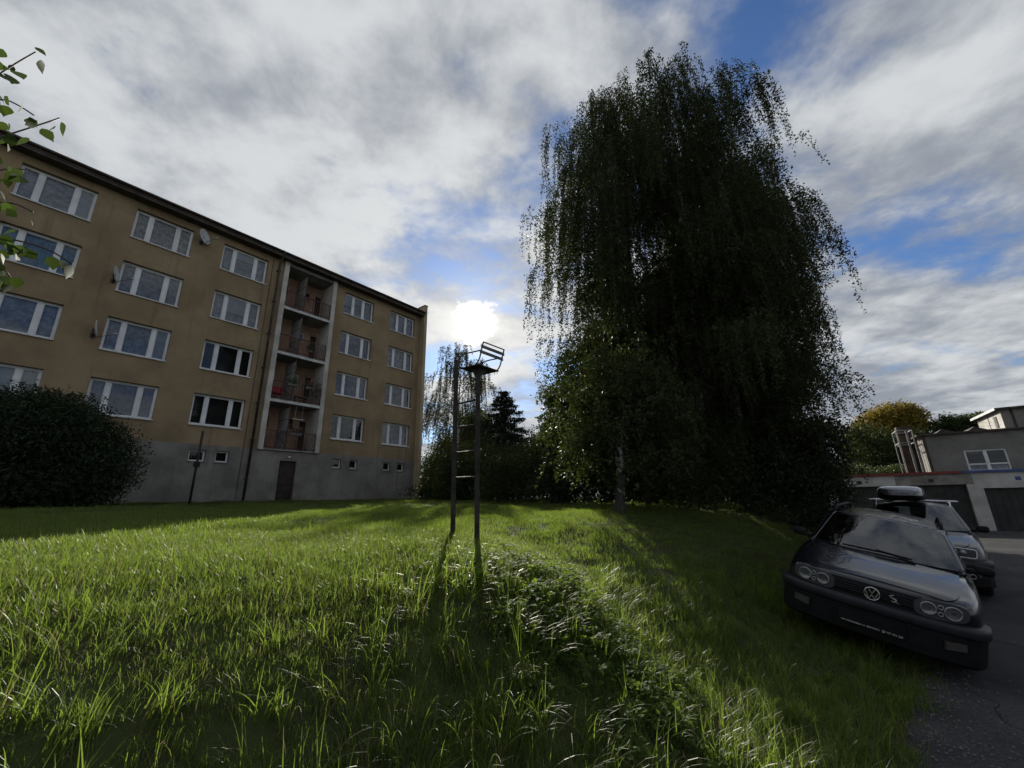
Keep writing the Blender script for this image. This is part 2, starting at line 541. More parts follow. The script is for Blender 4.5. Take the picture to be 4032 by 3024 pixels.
def grass_layer(name, protos, n, r0, r1, seed, smin, smax, label, keep=None, half=66, comb=False):
    x, y = sector(n, r0, r1, seed, half)
    k = on_lawn(x, y)
    if keep is not None: k &= keep(x, y)
    x, y = x[k], y[k]; m = len(x)
    r = np.random.default_rng(seed + 1)
    s = r.uniform(smin, smax, m) * (0.8 + 0.45 * patchy(x, y))
    pts = np.stack([x, y, gz(x, y)], -1)
    scatter(name, protos, pts, r.normal(0, 1.15, m) if comb else r.uniform(0, 6.283, m), r.normal(0, .10, (m, 2)), np.stack([s, s, s * r.uniform(.8, 1.2, m)], -1),
            r.integers(0, len(protos), m), label, 'grass')


def clover_zone(x, y):
    return np.exp(-(((x - .42 + .25 * (y - 3.2)) / .64) ** 2 + ((y - 3.25) / .88) ** 2)) * (.86 + .14 * np.sin(x * 7.3 + y * 3.1) * np.sin(y * 6.1 - x * 2.2))


def bank(x, y):
    """1 on the unmown bank, 0 on the mown lawn"""
    return np.clip((2.75 + .3 * np.sin(x * 3 + y) - (N_[0] * x + N_[1] * y)) / .5, 0, 1)


def rnd(x, seed): return np.random.default_rng(seed).uniform(0, 1, len(x))


grass_layer('grass_near', near_p, 22000, .45, 5.2, 21, .6, 1.05, 'blades of grass close to the camera on the bank',
            lambda x, y: (rnd(x, 5) > clover_zone(x, y) * .85) & (rnd(x, 8) > bank(x, y) * .55), 80)
grass_layer('grass_long', long_p, 7000, .45, 9.0, 22, .6, 1.15, 'long arching grass blades standing out of the bank',
            lambda x, y: ((rnd(x, 9) < bank(x, y)) | ((rnd(x, 10) < .10 * (patchy(x * 1.3, y * 1.3) > .55)) & (np.hypot(x, y) < 3.6))) & (rnd(x, 6) > clover_zone(x, y) * .8), 80, True)
grass_layer('grass_middle', mid_p, 11000, 5.0, 13.5, 23, .75, 1.2, 'mown grass of the lawn around the high seat')
grass_layer('grass_far', far_p, 7000, 13.0, 40.0, 24, .75, 1.15, 'short grass of the lawn in front of the apartment block')


# clover: three round leaflets on a stalk, many stalks to a tuft
def clover(seed, n=26, rad=.13):
    r = np.random.default_rng(seed); V = []; T = []
    for i in range(n):
        a = r.uniform(0, 6.283); d = rad * math.sqrt(r.uniform(0, 1))
        h = r.uniform(.032, .095); b = np.array([d * math.cos(a), d * math.sin(a), -.01])
        top = b + np.array([r.normal(0, .02), r.normal(0, .02), h])
        t = r.uniform(0, 1)
        sd = np.array([.0009, 0, 0])
        V += [b - sd, b + sd, top + sd, top - sd]; T.append(.3)
        nrm = np.array([r.normal(0, .28), r.normal(-.12, .28), 1.]); nrm /= np.linalg.norm(nrm)
        ax = np.cross(nrm, [0, 1, 0]); ax /= np.linalg.norm(ax); ay = np.cross(nrm, ax)
        s = r.uniform(.011, .020); rot0 = r.uniform(0, 6.283)
        for k in range(3):
            aa = rot0 + k * 2.094
            dr = ax * math.cos(aa) + ay * math.sin(aa); sd2 = np.cross(nrm, dr)
            dn = nrm * (-.25 * s)
            p0 = top; p1 = top + dr * s * .55 + sd2 * s * .62; p2 = top + dr * s * 1.25 + sd2 * s * .42 + dn
            p3 = top + dr * s * 1.15 + dn * .6; p4 = top + dr * s * 1.25 - sd2 * s * .42 + dn; p5 = top + dr * s * .55 - sd2 * s * .62
            mid = top + dr * s * .6 + nrm * (-.10 * s)
            V += [p0, p1, p2, mid, mid, p2, p3, p4, p0, mid, p4, p5]
            T += [t, t, t]
    return np.array(V), np.array(T)


clover_m = leaf_mat('clover_leaf', (0.04, 0.066, 0.017), (0.08, 0.12, 0.03), (0.27, 0.40, 0.045), 0.5, 0.6, 0.08, True)
clov_p = [proto('clover_tuft', *clover(400 + k), clover_m) for k in range(6)]
r_ = np.random.default_rng(77)
cx = r_.uniform(-1.2, 2.2, 2600); cy = r_.uniform(1.5, 5.2, 2600)
k_ = (r_.uniform(0, 1, 2600) < np.clip(clover_zone(cx, cy) * 1.35 - .22, 0, 1)) & on_lawn(cx, cy)
cx, cy = cx[k_], cy[k_]
s_ = r_.uniform(.8, 1.25, len(cx))
scatter('clover_patch', clov_p, np.stack([cx, cy, gz(cx, cy)], -1), r_.uniform(0, 6.28, len(cx)), r_.normal(0, .08, (len(cx), 2)),
        np.stack([s_, s_, s_], -1), r_.integers(0, 6, len(cx)), 'dense patch of dark green clover on the grassy bank', 'clover')

# grit along the crumbling edge of the asphalt
grit_m = mat('road_grit', (0.16, 0.15, 0.135), .9, .3, 30.0)


def pebble(seed):
    r = np.random.default_rng(seed); V = []
    base = np.array([[1, 0, 0], [0, 1, 0], [-1, 0, 0], [0, -1, 0], [0, 0, 1], [0, 0, -.5]]) * r.uniform(.6, 1.3, (6, 1)) * np.array([1, .8, .55])
    for a, b, c_ in ((0, 1, 4), (1, 2, 4), (2, 3, 4), (3, 0, 4), (1, 0, 5), (2, 1, 5), (3, 2, 5), (0, 3, 5)): V += [base[a], base[b], base[c_]]
    return np.array(V), np.zeros(8)


peb = [proto('pebble', *pebble(500 + k), grit_m, 3) for k in range(4)]
r_ = np.random.default_rng(91); n_ = 4200
pu = r_.uniform(1.5, 22, n_) ** 1.0; pw = .42 - np.abs(r_.normal(0, .28, n_)) + r_.uniform(-.06, .14, n_)
gx_ = pu * E_[0] + pw * N_[0]; gy_ = pu * E_[1] + pw * N_[1]
gs_ = r_.uniform(.004, .013, n_)
scatter('road_grit', peb, np.stack([gx_, gy_, np.maximum(gz(gx_, gy_), ROAD_Z) + .003], -1), r_.uniform(0, 6.28, n_), r_.normal(0, .3, (n_, 2)),
        np.stack([gs_, gs_, gs_], -1), r_.integers(0, 4, n_), 'loose grit along the edge of the asphalt', 'grit')
# ------------------------------------------------------------------ apartment block
TH = 0.6668
B0 = (-8.4155, 28.1195, 0.0)
block = empty('apartment_block', B0, math.pi / 2 - TH, 'ochre four storey apartment block with grey base and white framed windows', 'building')
plaster = mat('ochre_plaster', (0.315, 0.235, 0.142), 0.92, 0.12, 0.55, 0.35, 55.0, spec=0.15, speck=0.35, streak=0.75)
plaster_r = plaster
grey_p = mat('grey_plinth_plaster', (0.25, 0.232, 0.205), 0.92, 0.16, 0.7, 0.4, 60.0, spec=0.15, speck=0.3, streak=0.7)
pale_p = mat('pale_plaster', (0.50, 0.475, 0.42), 0.9, 0.12, 0.9, 0.25, 50.0, spec=0.15, streak=0.5)
pink_p = mat('pink_loggia_plaster', (0.44, 0.285, 0.20), 0.9, 0.12, 0.9, 0.2, 50.0, spec=0.15)
soffit_m = mat('brown_soffit_board', (0.075, 0.06, 0.048), 0.8, 0.2, 2.0)
pvc = mat('white_window_plastic', (0.74, 0.75, 0.76), 0.4, 0.05, 2.0, spec=0.45)
sill_m = mat('painted_sill_sheet', (0.62, 0.62, 0.60), 0.45, 0.08, 3.0)
dark_room = mat('dim_room', (0.05, 0.048, 0.046), 0.9, 0.2, 0.6)
lace = mat('lace_curtain', (0.46, 0.47, 0.52), 0.95, 0.16, 5.0, spec=0.1)
blue_drape = mat('pale_blue_curtain', (0.40, 0.52, 0.58), 0.95, 0.15, 4.0, spec=0.1)
roller = mat('grey_roller_blind', (0.50, 0.54, 0.56), 0.9, 0.06, 4.0, spec=0.1)
glass = glass_mat('window_glass')
rust_rail = mat('red_brown_railing_paint', (0.10, 0.035, 0.028), 0.55, 0.2, 6.0)
door_m = mat('dark_brown_door', (0.035, 0.024, 0.018), 0.6, 0.25, 3.0)
zinc = mat('dull_brown_sheet_metal', (0.06, 0.045, 0.036), 0.55, 0.25, 3.0, metal=0.3)

ZB = -0.35          # walls go into the ground
ZP = 2.80           # top of the grey base
ZE = 14.05          # wall top under the eaves
FL = 2.8            # storey height
WZ0, WH, WW = 3.746, 1.53, 2.25
TL = {'A': 18.63, 'B': 15.045, 'C': 11.46, 'D': 4.41, 'E': 0.79, 'Z': 22.23}
XL, XR = -24.4, 2.0
LX0, LX1 = -8.10, -5.30     # loggia opening between the pale piers


def wall_with_holes(mb, x0, x1, z0, z1, holes, depth, y=0.0):
    """front skin at local y with real openings and their reveals"""
    xs = sorted({x0, x1} | {h[0] for h in holes} | {h[1] for h in holes})
    zs = sorted({z0, z1} | {h[2] for h in holes} | {h[3] for h in holes})
    xs = [x for x in xs if x0 - 1e-6 <= x <= x1 + 1e-6]; zs = [z for z in zs if z0 - 1e-6 <= z <= z1 + 1e-6]
    for i in range(len(xs) - 1):
        for j in range(len(zs) - 1):
            cx_, cz_ = (xs[i] + xs[i + 1]) / 2, (zs[j] + zs[j + 1]) / 2
            if any(h[0] < cx_ < h[1] and h[2] < cz_ < h[3] for h in holes): continue
            mb.add([(xs[i], y, zs[j]), (xs[i + 1], y, zs[j]), (xs[i + 1], y, zs[j + 1]), (xs[i], y, zs[j + 1])], [(0, 1, 2, 3)])
    for a, b, c, d in holes:
        for p, q_ in (((a, c), (b, c)), ((b, c), (b, d)), ((b, d), (a, d)), ((a, d), (a, c))):
            mb.add([(p[0], y, p[1]), (q_[0], y, q_[1]), (q_[0], y + depth, q_[1]), (p[0], y + depth, p[1])], [(3, 2, 1, 0)])


holes = []
for c, t in TL.items():
    for r in range(4):
        zb = WZ0 + FL * r
        holes.append((-t, -t + WW, zb, zb + WH))
left_h = [h for h in holes if h[1] < LX0]
right_h = [h for h in holes if h[0] > LX1]
wl = MB(); wall_with_holes(wl, XL, LX0 - 0.26, ZP, ZE, left_h, 0.30)
wl.build('wall', plaster, block)
wr = MB(); wall_with_holes(wr, LX1 + 0.24, XR, ZP, ZE, right_h, 0.30)
wr.build('wall', plaster, block)
# grey base with cellar windows and the back door
cellar = [(-4.11, -3.53), (-2.99, -2.43), (-0.54, 0.04), (0.58, 1.15), (-11.21, -10.54), (-10.13, -9.555), (-13.62, -13.05), (-17.9, -17.3), (-16.6, -16.0)]
ch = [(a, b, 2.0, 2.55) for a, b in cellar] + [(-7.11, -6.21, 0.10, 2.25)]
pb = MB(); wall_with_holes(pb, XL, XR, ZB, ZP, ch, 0.32, y=-0.012)
pb.add([(XL, -.012, ZP), (XR, -.012, ZP), (XR, .3, ZP), (XL, .3, ZP)], [(0, 1, 2, 3)])
pb.build('plinth', grey_p, block)
# bulk of the house behind the skin (side, back and roof), kept 0.33 behind the front
bulk = MB()
bulk.box(XL, XR + 0.25, 1.75, 11.5, ZB, ZE)
bulk.box(XL, LX0 - 0.28, 0.62, 1.75, ZB, ZE)
bulk.box(LX1 + 0.26, XR + 0.0, 0.62, 1.75, ZB, ZE)
bulk.box(LX0 - 0.28, LX1 + 0.26, 0.62, 1.75, ZB, ZP - 0.2)
bulk.build('inner_rooms', dark_room, block)
# end wall that stands proud of the front as a fin, up past the roof
fin = MB(); fin.box(XR, XR + 0.27, -0.46, 11.6, ZB, 14.95)
fin.build('gable_wall', pale_p if False else mat('ochre_gable', (0.40, 0.32, 0.20), 0.92, 0.1, 0.6, 0.3, 55.0, spec=0.15), block)
cap = MB(); cap.box(XR - 0.03, XR + 0.30, -0.49, 11.6, 14.95, 15.01); cap.build('gable_coping', zinc, block)
# dark strip of wall in the inner corner
# eaves: soffit boards, fascia, gutter, flat roof
ev = MB()
ev.box(XL, XR - 0.002, -0.50, 0.33, ZE + 0.002, ZE + 0.08)
ev.build('soffit', soffit_m, block)
fa = MB(); fa.box(XL, XR - 0.004, -0.53, -0.502, ZE - 0.02, ZE + 0.30); fa.build('fascia_board', soffit_m, block)
gut = MB(); gut.tube([(XL, -0.60, ZE + 0.27), (XR - 0.01, -0.60, ZE + 0.24)], 0.065, 10); gut.build('gutter', zinc, block, True)
rf = MB(); rf.add([(XL, -.55, ZE + .32), (XR - .005, -.55, ZE + .32), (XR - .005, 11.7, ZE + .55), (XL, 11.7, ZE + .55),
                   (XL, -.55, ZE + .085), (XR - .005, -.55, ZE + .085), (XR - .005, 11.7, ZE + .085), (XL, 11.7, ZE + .085)],
                  [(0, 1, 2, 3), (7, 6, 5, 4), (1, 5, 6, 2), (0, 3, 7, 4), (3, 2, 6, 7)])
rf.build('roof', zinc, block)
ant = MB(); ant.tube([(-8.55, -.2, ZE + .3), (-8.55, -.2, ZE + .62)], .012, 5); ant.tube([(-8.63, -.2, ZE + .55), (-8.47, -.2, ZE + .55)], .008, 4)
ant.build('roof_vent_pipe', zinc, block)

# ---- windows: frame with two mullions, three panes, sill, what hangs behind
SH = (0.265, 0.47, 0.265)


def window(name, x0, z0, wd, h, split, parent, behind=None, blinds=(), y0=0.19):
    fr = MB(); f = 0.055; y1 = y0 + 0.07
    fr.box(x0, x0 + wd, y0, y1, z0 + h - f, z0 + h); fr.box(x0, x0 + wd, y0, y1, z0, z0 + f)
    fr.box(x0, x0 + f, y0, y1, z0 + f, z0 + h - f); fr.box(x0 + wd - f, x0 + wd, y0, y1, z0 + f, z0 + h - f)
    edges = [x0 + f]
    acc = 0
    for k, s in enumerate(split[:-1]):
        acc += s; xm = x0 + wd * acc
        fr.box(xm - 0.06, xm + 0.06, y0 - 0.012, y1, z0 + f, z0 + h - f); edges += [xm - 0.06, xm + 0.06]
    edges.append(x0 + wd - f)
    # sash rims
    for k in range(0, len(edges), 2):
        a, b = edges[k], edges[k + 1]; g = 0.045
        for bx_ in ((a, b, z0 + f, z0 + f + g), (a, b, z0 + h - f - g, z0 + h - f), (a, a + g, z0 + f + g, z0 + h - f - g), (b - g, b, z0 + f + g, z0 + h - f - g)):
            fr.box(bx_[0], bx_[1], y0 + 0.012, y1 - 0.006, bx_[2], bx_[3])
    wo_ = fr.build(name, pvc, parent)
    for k in range(0, len(edges), 2):
        a, b = edges[k], edges[k + 1]
        p = MB(); p.add([(a + .03, y0 + .04, z0 + f + .03), (b - .03, y0 + .04, z0 + f + .03), (b - .03, y0 + .04, z0 + h - f - .03), (a + .03, y0 + .04, z0 + h - f - .03)], [(0, 1, 2, 3)])
        p.build('pane', glass, wo_)
        if k // 2 in dict(blinds):
            fr_ = dict(blinds)[k // 2]
            bl = MB(); zt = z0 + h - f - .03
            bl.box(a + .03, b - .03, y0 + .075, y0 + .083, zt - (h - 2 * f) * fr_, zt); bl.build('blind', roller, wo_)
    if behind is not None:
        # pleated cloth
        n = int(wd / 0.06); vs_ = []; fs_ = []
        rr = random.Random(int(x0 * 100 + z0 * 10))
        for i in range(n + 1):
            x = x0 + .03 + (wd - .06) * i / n
            yy = y0 + 0.17 + (0.018 if i % 2 else -0.018) + rr.uniform(-.006, .006)
            vs_ += [(x, yy, z0 + .04), (x, yy, z0 + h - .06)]
        for i in range(n): fs_.append((2 * i, 2 * i + 2, 2 * i + 3, 2 * i + 1))
        MB().add(vs_, fs_).build('curtain', behind, wo_)
    s = MB(); s.box(x0 - .02, x0 + wd + .02, -0.07, y0 + .02, z0 - .055, z0 - .004)
    s.build('sill', sill_m, wo_)
    return wo_


hang = {('A', 2): blue_drape, ('C', 0): None, ('C', 1): None, ('A', 1): lace, ('D', 0): mat('net_curtain_dim', (.16, .17, .15), .95, .3, 6.0), ('B', 0): mat('grey_blue_curtain', (.30, .32, .42), .95, .15, 4.0), ('E', 1): mat('dim_lace', (.26, .27, .30), .95, .2, 5.0), ('D', 1): mat('grey_blue_curtain2', (.28, .30, .42), .95, .15, 4.0), ('D', 2): mat('grey_blue_curtain3', (.33, .34, .45), .95, .15, 4.0), ('A', 0): roller, ('B', 3): mat('warm_lace', (.42, .40, .38), .95, .2, 5.0)}
blind = {('A', 2): ((2, .0001),), ('B', 1): ((2, .93),), ('D', 3): ((0, .55), (1, .35)), ('E', 0): ((0, .96),), ('A', 3): ((2, .9),), ('C', 2): ((1, .6),), ('C', 3): ((1, .3),)}
for c, t in TL.items():
    for r in range(4):
        sp = (1 / 3, 1 / 3, 1 / 3) if (c in 'DE' and r == 3) else SH
        window('window', -t, WZ0 + FL * r, WW, WH, sp, block, hang.get((c, r), lace), blind.get((c, r), ()))
for a, b in cellar:
    f = MB(); z0, z1, y0, y1 = 2.0, 2.55, .16, .22; g = .075
    f.box(a, b, y0, y1, z0, z0 + g); f.box(a, b, y0, y1, z1 - g, z1); f.box(a, a + g, y0, y1, z0 + g, z1 - g); f.box(b - g, b, y0, y1, z0 + g, z1 - g)
    cw = f.build('cellar_window', pvc, block)
    p = MB(); p.add([(a + .05, .19, z0 + .05), (b - .05, .19, z0 + .05), (b - .05, .19, z1 - .05), (a + .05, .19, z1 - .05)], [(0, 1, 2, 3)]); p.build('pane', glass, cw)
    s = MB(); s.box(a - .03, b + .03, -.06, .15, z0 - .04, z0 - .003); s.build('sill', grey_p, cw)
dr = MB(); dr.box(-7.11, -6.21, .12, .17, .10, 2.25)
for zz0 in (.25, .95, 1.6): dr.box(-6.98, -6.70, .112, .12, zz0, zz0 + .5); dr.box(-6.62, -6.34, .112, .12, zz0, zz0 + .5)
dro = dr.build('door', door_m, block)
hn = MB(); hn.box(-6.33, -6.27, .07, .11, 1.08, 1.12); hn.box(-6.31, -6.29, .105, .118, .98, 1.22); hn.build('handle', zinc, dro)
lm = MB(); lm.box(-6.72, -6.60, -.10, -.013, 2.42, 2.50); lm.build('door_lamp', pvc, block)

# ---- loggia: piers, floors, back wall, partitions, railings
LD = 1.35
for x0, x1 in ((LX0 - .26, LX0), (LX1, LX1 + .24)):
    m = MB(); m.box(x0, x1, -.15, LD + .02, ZP - .02, ZE - .002); m.build('pier', pale_p, block)
lb = MB(); dh = []
for r in range(4):
    zf = ZP + FL * r
    dh += [(-8.02, -7.48, zf + 1.45, zf + 2.05), (-6.62, -6.12, zf + 1.45, zf + 2.05), (-5.72, -5.34, zf + .02, zf + 2.02)]
wall_with_holes(lb, LX0, LX1, ZP, ZE, dh, .2, y=LD)
lb.build('loggia_back_wall', pink_p, block)
slab_m = mat('white_slab_edge', (0.60, 0.60, 0.58), 0.8, 0.2, 2.5, base2=(0.42, 0.41, 0.38))
ceil_m = mat('grey_loggia_ceiling', (0.26, 0.26, 0.24), 0.9, 0.15, 1.2)
part_m = mat('cement_partition_panel', (0.33, 0.345, 0.33), 0.8, 0.1, 1.5)
for r in range(5):
    zf = ZP + FL * r
    if r == 0:
        m = MB(); m.box(LX0 - .02, LX1 + .02, -.11, LD + .01, zf - .02, zf + .05); m.build('loggia_floor', ceil_m, block)
    else:
        m = MB(); m.box(LX0 + .001, LX1 - .001, -.09, LD - .002, zf - .15, zf + .03); fl = m.build('loggia_floor', ceil_m, block)
        if r < 4:
            m = MB(); m.box(LX0 + .001, LX1 - .001, -.125, -.092, zf - .16, zf - .02); m.build('slab_edge', slab_m, fl)
    if r == 4: continue
    zf += .05
    # small window and door
    for (a, b) in ((-8.02, -7.48), (-6.62, -6.12)):
        f = MB(); z0, z1 = zf + 1.41, zf + 1.99; g = .05; y0, y1 = LD + .05, LD + .1
        f.box(a, b, y0, y1, z0, z0 + g); f.box(a, b, y0, y1, z1 - g, z1); f.box(a, a + g, y0, y1, z0 + g, z1 - g); f.box(b - g, b, y0, y1, z0 + g, z1 - g)
        lw = f.build('loggia_window', pvc if r in (1, 2) else door_m, block)
        p = MB(); p.add([(a + .03, LD + .07, z0 + .03), (b - .03, LD + .07, z0 + .03), (b - .03, LD + .07, z1 - .03), (a + .03, LD + .07, z1 - .03)], [(0, 1, 2, 3)]); p.build('pane', glass, lw)
    d_ = MB(); d_.box(-5.72, -5.34, LD + .06, LD + .1, zf - .01, zf + 1.96); d_.build('loggia_door', door_m, block)
    # partition: steel frame with three cement panels
    xm = -6.92; pf = MB()
    top = zf + FL - .35
    for zz_ in (zf + .04, zf + .98, zf + 1.75, top): pf.bar((xm, .02, zz_), (xm, LD - .01, zz_), .035, .035)
    for yy in (.02, LD - .03): pf.bar((xm, yy, zf), (xm, yy, top), .035, .035)
    pf.bar((xm - .03, .02, zf + .25), (xm - .03, LD - .1, zf + .95), .03, .03)
    pfo = pf.build('partition_frame', rust_rail, block)
    for z0, z1 in ((zf + .06, zf + .96), (zf + 1.0, zf + 1.73), (zf + 1.77, top - .02)):
        m = MB(); m.box(xm - .008, xm + .008, .04, LD - .05, z0, z1); m.build('panel', part_m, pfo)
    # railing
    rl = MB(); yr = -.05
    for zz_ in (zf + .10, zf + 1.0): rl.bar((LX0 + .01, yr, zz_), (LX1 - .01, yr, zz_), .035, .04)
    for xx in np.linspace(LX0 + .03, LX1 - .03, 6): rl.bar((xx, yr, zf - .03), (xx, yr, zf + 1.0), .035, .035)
    for xx in np.linspace(LX0 + .03, LX1 - .03, 26)[1:-1]: rl.bar((xx, yr, zf + .1), (xx, yr, zf + 1.0), .014, .014)
    rl.build('railing', rust_rail, block)
# drain pipe beside the loggia
dp = MB(); xp = -8.66
dp.tube([(xp, -.60, ZE + .25), (xp, -.50, ZE + .05), (xp, -.16, ZE - .35), (xp, -.15, ZE - .6), (xp, -.15, ZB)], .06, 10)
dpo = dp.build('drain_pipe', zinc, block, True)
for zz_ in np.arange(1.2, 13.5, 2.0):
    m = MB(); m.box(xp - .085, xp + .085, -.225, .0, zz_, zz_ + .05); m.build('pipe_bracket', zinc, dpo)
lc = MB(); lc.tube([(-8.98, -.03, .2), (-8.98, -.03, ZE - .1)], .012, 6); lco = lc.build('lightning_wire', zinc, block)
for zz_ in np.arange(1.0, 13.9, 1.55):
    m = MB(); m.box(-9.0, -8.96, -.05, .0, zz_, zz_ + .03); m.build('wire_clip', zinc, lco)


# ------------------------------------------------------------------ things on the house
def fac(x, y, z):
    """house coordinates to the world"""
    a = math.pi / 2 - TH
    return Vector((B0[0] + x * math.cos(a) - y * math.sin(a), B0[1] + x * math.sin(a) + y * math.cos(a), z))


dish_m = mat('pale_dish_paint', (0.50, 0.52, 0.53), 0.5, 0.1, 4.0)
arm_m = mat('dark_bracket_steel', (0.07, 0.065, 0.06), 0.55, 0.2, 5.0, metal=0.4)


def sat_dish(x, z, yaw, rad, out, label, has_rust=False):
    root = empty('satellite_dish', fac(x, 0, z), math.pi / 2 - TH, label, 'satellite dish', 'satellite dishes on the ochre wall')
    R_ = Matrix.Rotation(yaw, 3, 'Z') @ Matrix.Rotation(math.radians(-10), 3, 'X')
    c = Vector((0, -out, 0))
    d = MB(); n = 24; rings = 5; vs_ = [tuple(c + R_ @ Vector((0, .0, 0)))]; fs_ = []
    for i in range(1, rings + 1):
        rr = rad * i / rings
        for k in range(n):
            a = 2 * math.pi * k / n
            vs_.append(tuple(c + R_ @ Vector((rr * math.cos(a), -.17 * (rr / rad) ** 2 * rad * 1.1, rr * 1.08 * math.sin(a)))))
    for k in range(n): fs_.append((0, 1 + k, 1 + (k + 1) % n))
    for i in range(rings - 1):
        for k in range(n):
            a = 1 + i * n + k; b = 1 + i * n + (k + 1) % n
            fs_.append((a, a + n, b + n, b))
    o = d.add(vs_, fs_).build('reflector', dish_m, root, True)
    s = o.modifiers.new('t', 'SOLIDIFY'); s.thickness = .012
    a = MB(); lo = c + R_ @ Vector((0, -.12 * rad, -rad * 1.0)); ho = c + R_ @ Vector((0, -rad * 1.75, -rad * .55))
    a.tube([tuple(lo), tuple(ho)], .012, 6); a.build('feed_arm', arm_m, root)
    h = MB(); h.tube([tuple(ho + R_ @ Vector((0, -.06, .02))), tuple(ho + R_ @ Vector((0, .05, .06)))], [.032, .03], 8); h.build('feed_horn', dish_m, root, True)
    b = MB(); back = c + R_ @ Vector((0, .03, -.05))
    b.tube([(0, 0, -.22), (0, -out * .55, -.22), tuple(back)], .02, 6); b.box(-.07, .07, -.012, -.001, -.34, -.10)
    b.box(back.x - .05, back.x + .05, back.y - .02, back.y + .05, back.z - .09, back.z + .06)
    b.build('wall_bracket', arm_m, root)
    return root


sat_dish(-12.45, 13.38, math.radians(40), .37, .32, 'round pale satellite dish beside top floor window, feed arm to the right')
sat_dish(-15.2, 9.93, math.radians(66), .34, .30, 'satellite dish at the left edge of third floor window, third from the top left')
sat_dish(-15.35, 7.25, math.radians(80), .36, .33, 'edge-on satellite dish with long arm beside second floor window')

# flower boxes and furniture on the loggias
leafy = leaf_mat('potted_leaf', (0.03, 0.05, 0.02), (0.06, 0.10, 0.03), (0.08, 0.14, 0.03), 0.3)
petal = leaf_mat('pink_petal', (0.32, 0.10, 0.13), (0.45, 0.18, 0.22), (0.3, 0.1, 0.12), 0.25)
clay = mat('grey_planter', (0.16, 0.15, 0.14), 0.8)
red_cloth = mat('red_chair_plastic', (0.42, 0.02, 0.05), 0.55, 0.08)


def diamonds(P, size, rs, aspect=.6, up=0.0):
    """leaf-shaped quads at P with random facing"""
    n = len(P)
    d = rs.normal(0, 1, (n, 3)); d[:, 2] -= up; d /= np.linalg.norm(d, axis=1)[:, None]
    e = np.cross(d, rs.normal(0, 1, (n, 3))); e /= np.linalg.norm(e, axis=1)[:, None] + 1e-9
    s = (size * rs.uniform(.65, 1.3, n))[:, None]
    return np.stack([P - d * s * .5, P + e * s * aspect * .5 - d * s * .05, P + d * s * .5, P - e * s * aspect * .5 - d * s * .05], 1)


def flower_box(x, z, label, flowers=True, wd=.5, hgt=.28, y=-.17, seed=1):
    root = empty('flower_box', fac(x, y, z), math.pi / 2 - TH, label, 'flower box', 'plants on the loggias')
    b = MB(); b.box(-wd / 2, wd / 2, -.08, .08, -.16, 0); b.build('trough', clay, root)
    rs = np.random.default_rng(seed)
    P = rs.normal(0, 1, (420, 3)) * np.array([wd * .36, .10, hgt * .42]) + np.array([0, -.02, hgt * .35])
    V = diamonds(P, .065, rs); np_mesh('leaves', V, 4, leafy, root, rs.uniform(0, 1, len(P)))
    if flowers:
        P = rs.normal(0, 1, (130, 3)) * np.array([wd * .36, .10, hgt * .34]) + np.array([0, -.05, hgt * .62])
        np_mesh('blossom', diamonds(P, .06, rs, .95), 4, petal, root, rs.uniform(0, 1, len(P)))


zr = lambda r: ZP + FL * r + .05
flower_box(-6.55, zr(0) + .98, 'flower box with pink blossoms on the lowest loggia railing', True, .62, .34, seed=1)
flower_box(-6.05, zr(1) + .98, 'flower box with pink blossoms on the loggia railing above the lowest', True, .5, .3, seed=2)
flower_box(-7.05, zr(1) + .98, 'dark trailing plant in a box on the second loggia railing left of the pink flowers', False, .55, .26, seed=3)
flower_box(-5.55, zr(1) + .75, 'tall bushy plant by the right pier of the second loggia', False, .34, .8, y=.15, seed=4)
flower_box(-6.2, zr(2) + .55, 'small hanging plant behind the third loggia railing', False, .3, .22, y=.1, seed=5)
ch_ = empty('loggia_chair', fac(-7.62, .38, zr(1)), math.pi / 2 - TH - .15, 'bright red chair standing on the second loggia from below', 'chair')
m = MB(); m.grid(lambda u, v: ((u - .5) * .56, .20 + .08 * v - .03 * math.cos((u - .5) * 3), .40 + .42 * v), 6, 4); o = m.build('backrest', red_cloth, ch_, True); o.modifiers.new('t', 'SOLIDIFY').thickness = .03
m = MB(); m.box(-.28, .28, -.25, .22, .36, .42); m.build('seat', red_cloth, ch_, bevel=.02)
for sx in (-.26, .26):
    m = MB(); m.box(sx - .03, sx + .03, -.27, .22, .56, .60); m.build('armrest', red_cloth, ch_, bevel=.01)
    for sy in (-.24, .2):
        m = MB(); m.tube([(sx, sy, 0), (sx, sy, .58)], .016, 6); m.build('leg', arm_m, ch_)
bn = empty('loggia_bench', fac(-6.2, .45, zr(1)), math.pi / 2 - TH, 'dark grey low bench on the second loggia beside the red chair', 'bench')
m = MB(); m.box(-.38, .38, -.2, .2, .38, .44); m.build('seat', clay, bn)
for sx in (-.33, .33):
    m = MB(); m.box(sx - .03, sx + .03, -.18, .18, 0, .38); m.build('leg', clay, bn)
tb = empty('drying_rod', fac(-6.42, -.02, zr(0) + 1.78), math.pi / 2 - TH, 'white drying rod under the ceiling of the lowest loggia', 'drying rod')
m = MB(); m.tube([(-.32, 0, 0), (.32, 0, 0)], .018, 6); m.build('rod', pvc, tb)
for sx in (-.2, .2):
    m = MB(); m.tube([(sx, 0, 0), (sx, 0, .88)], .005, 4); m.build('hanger', pvc, tb)
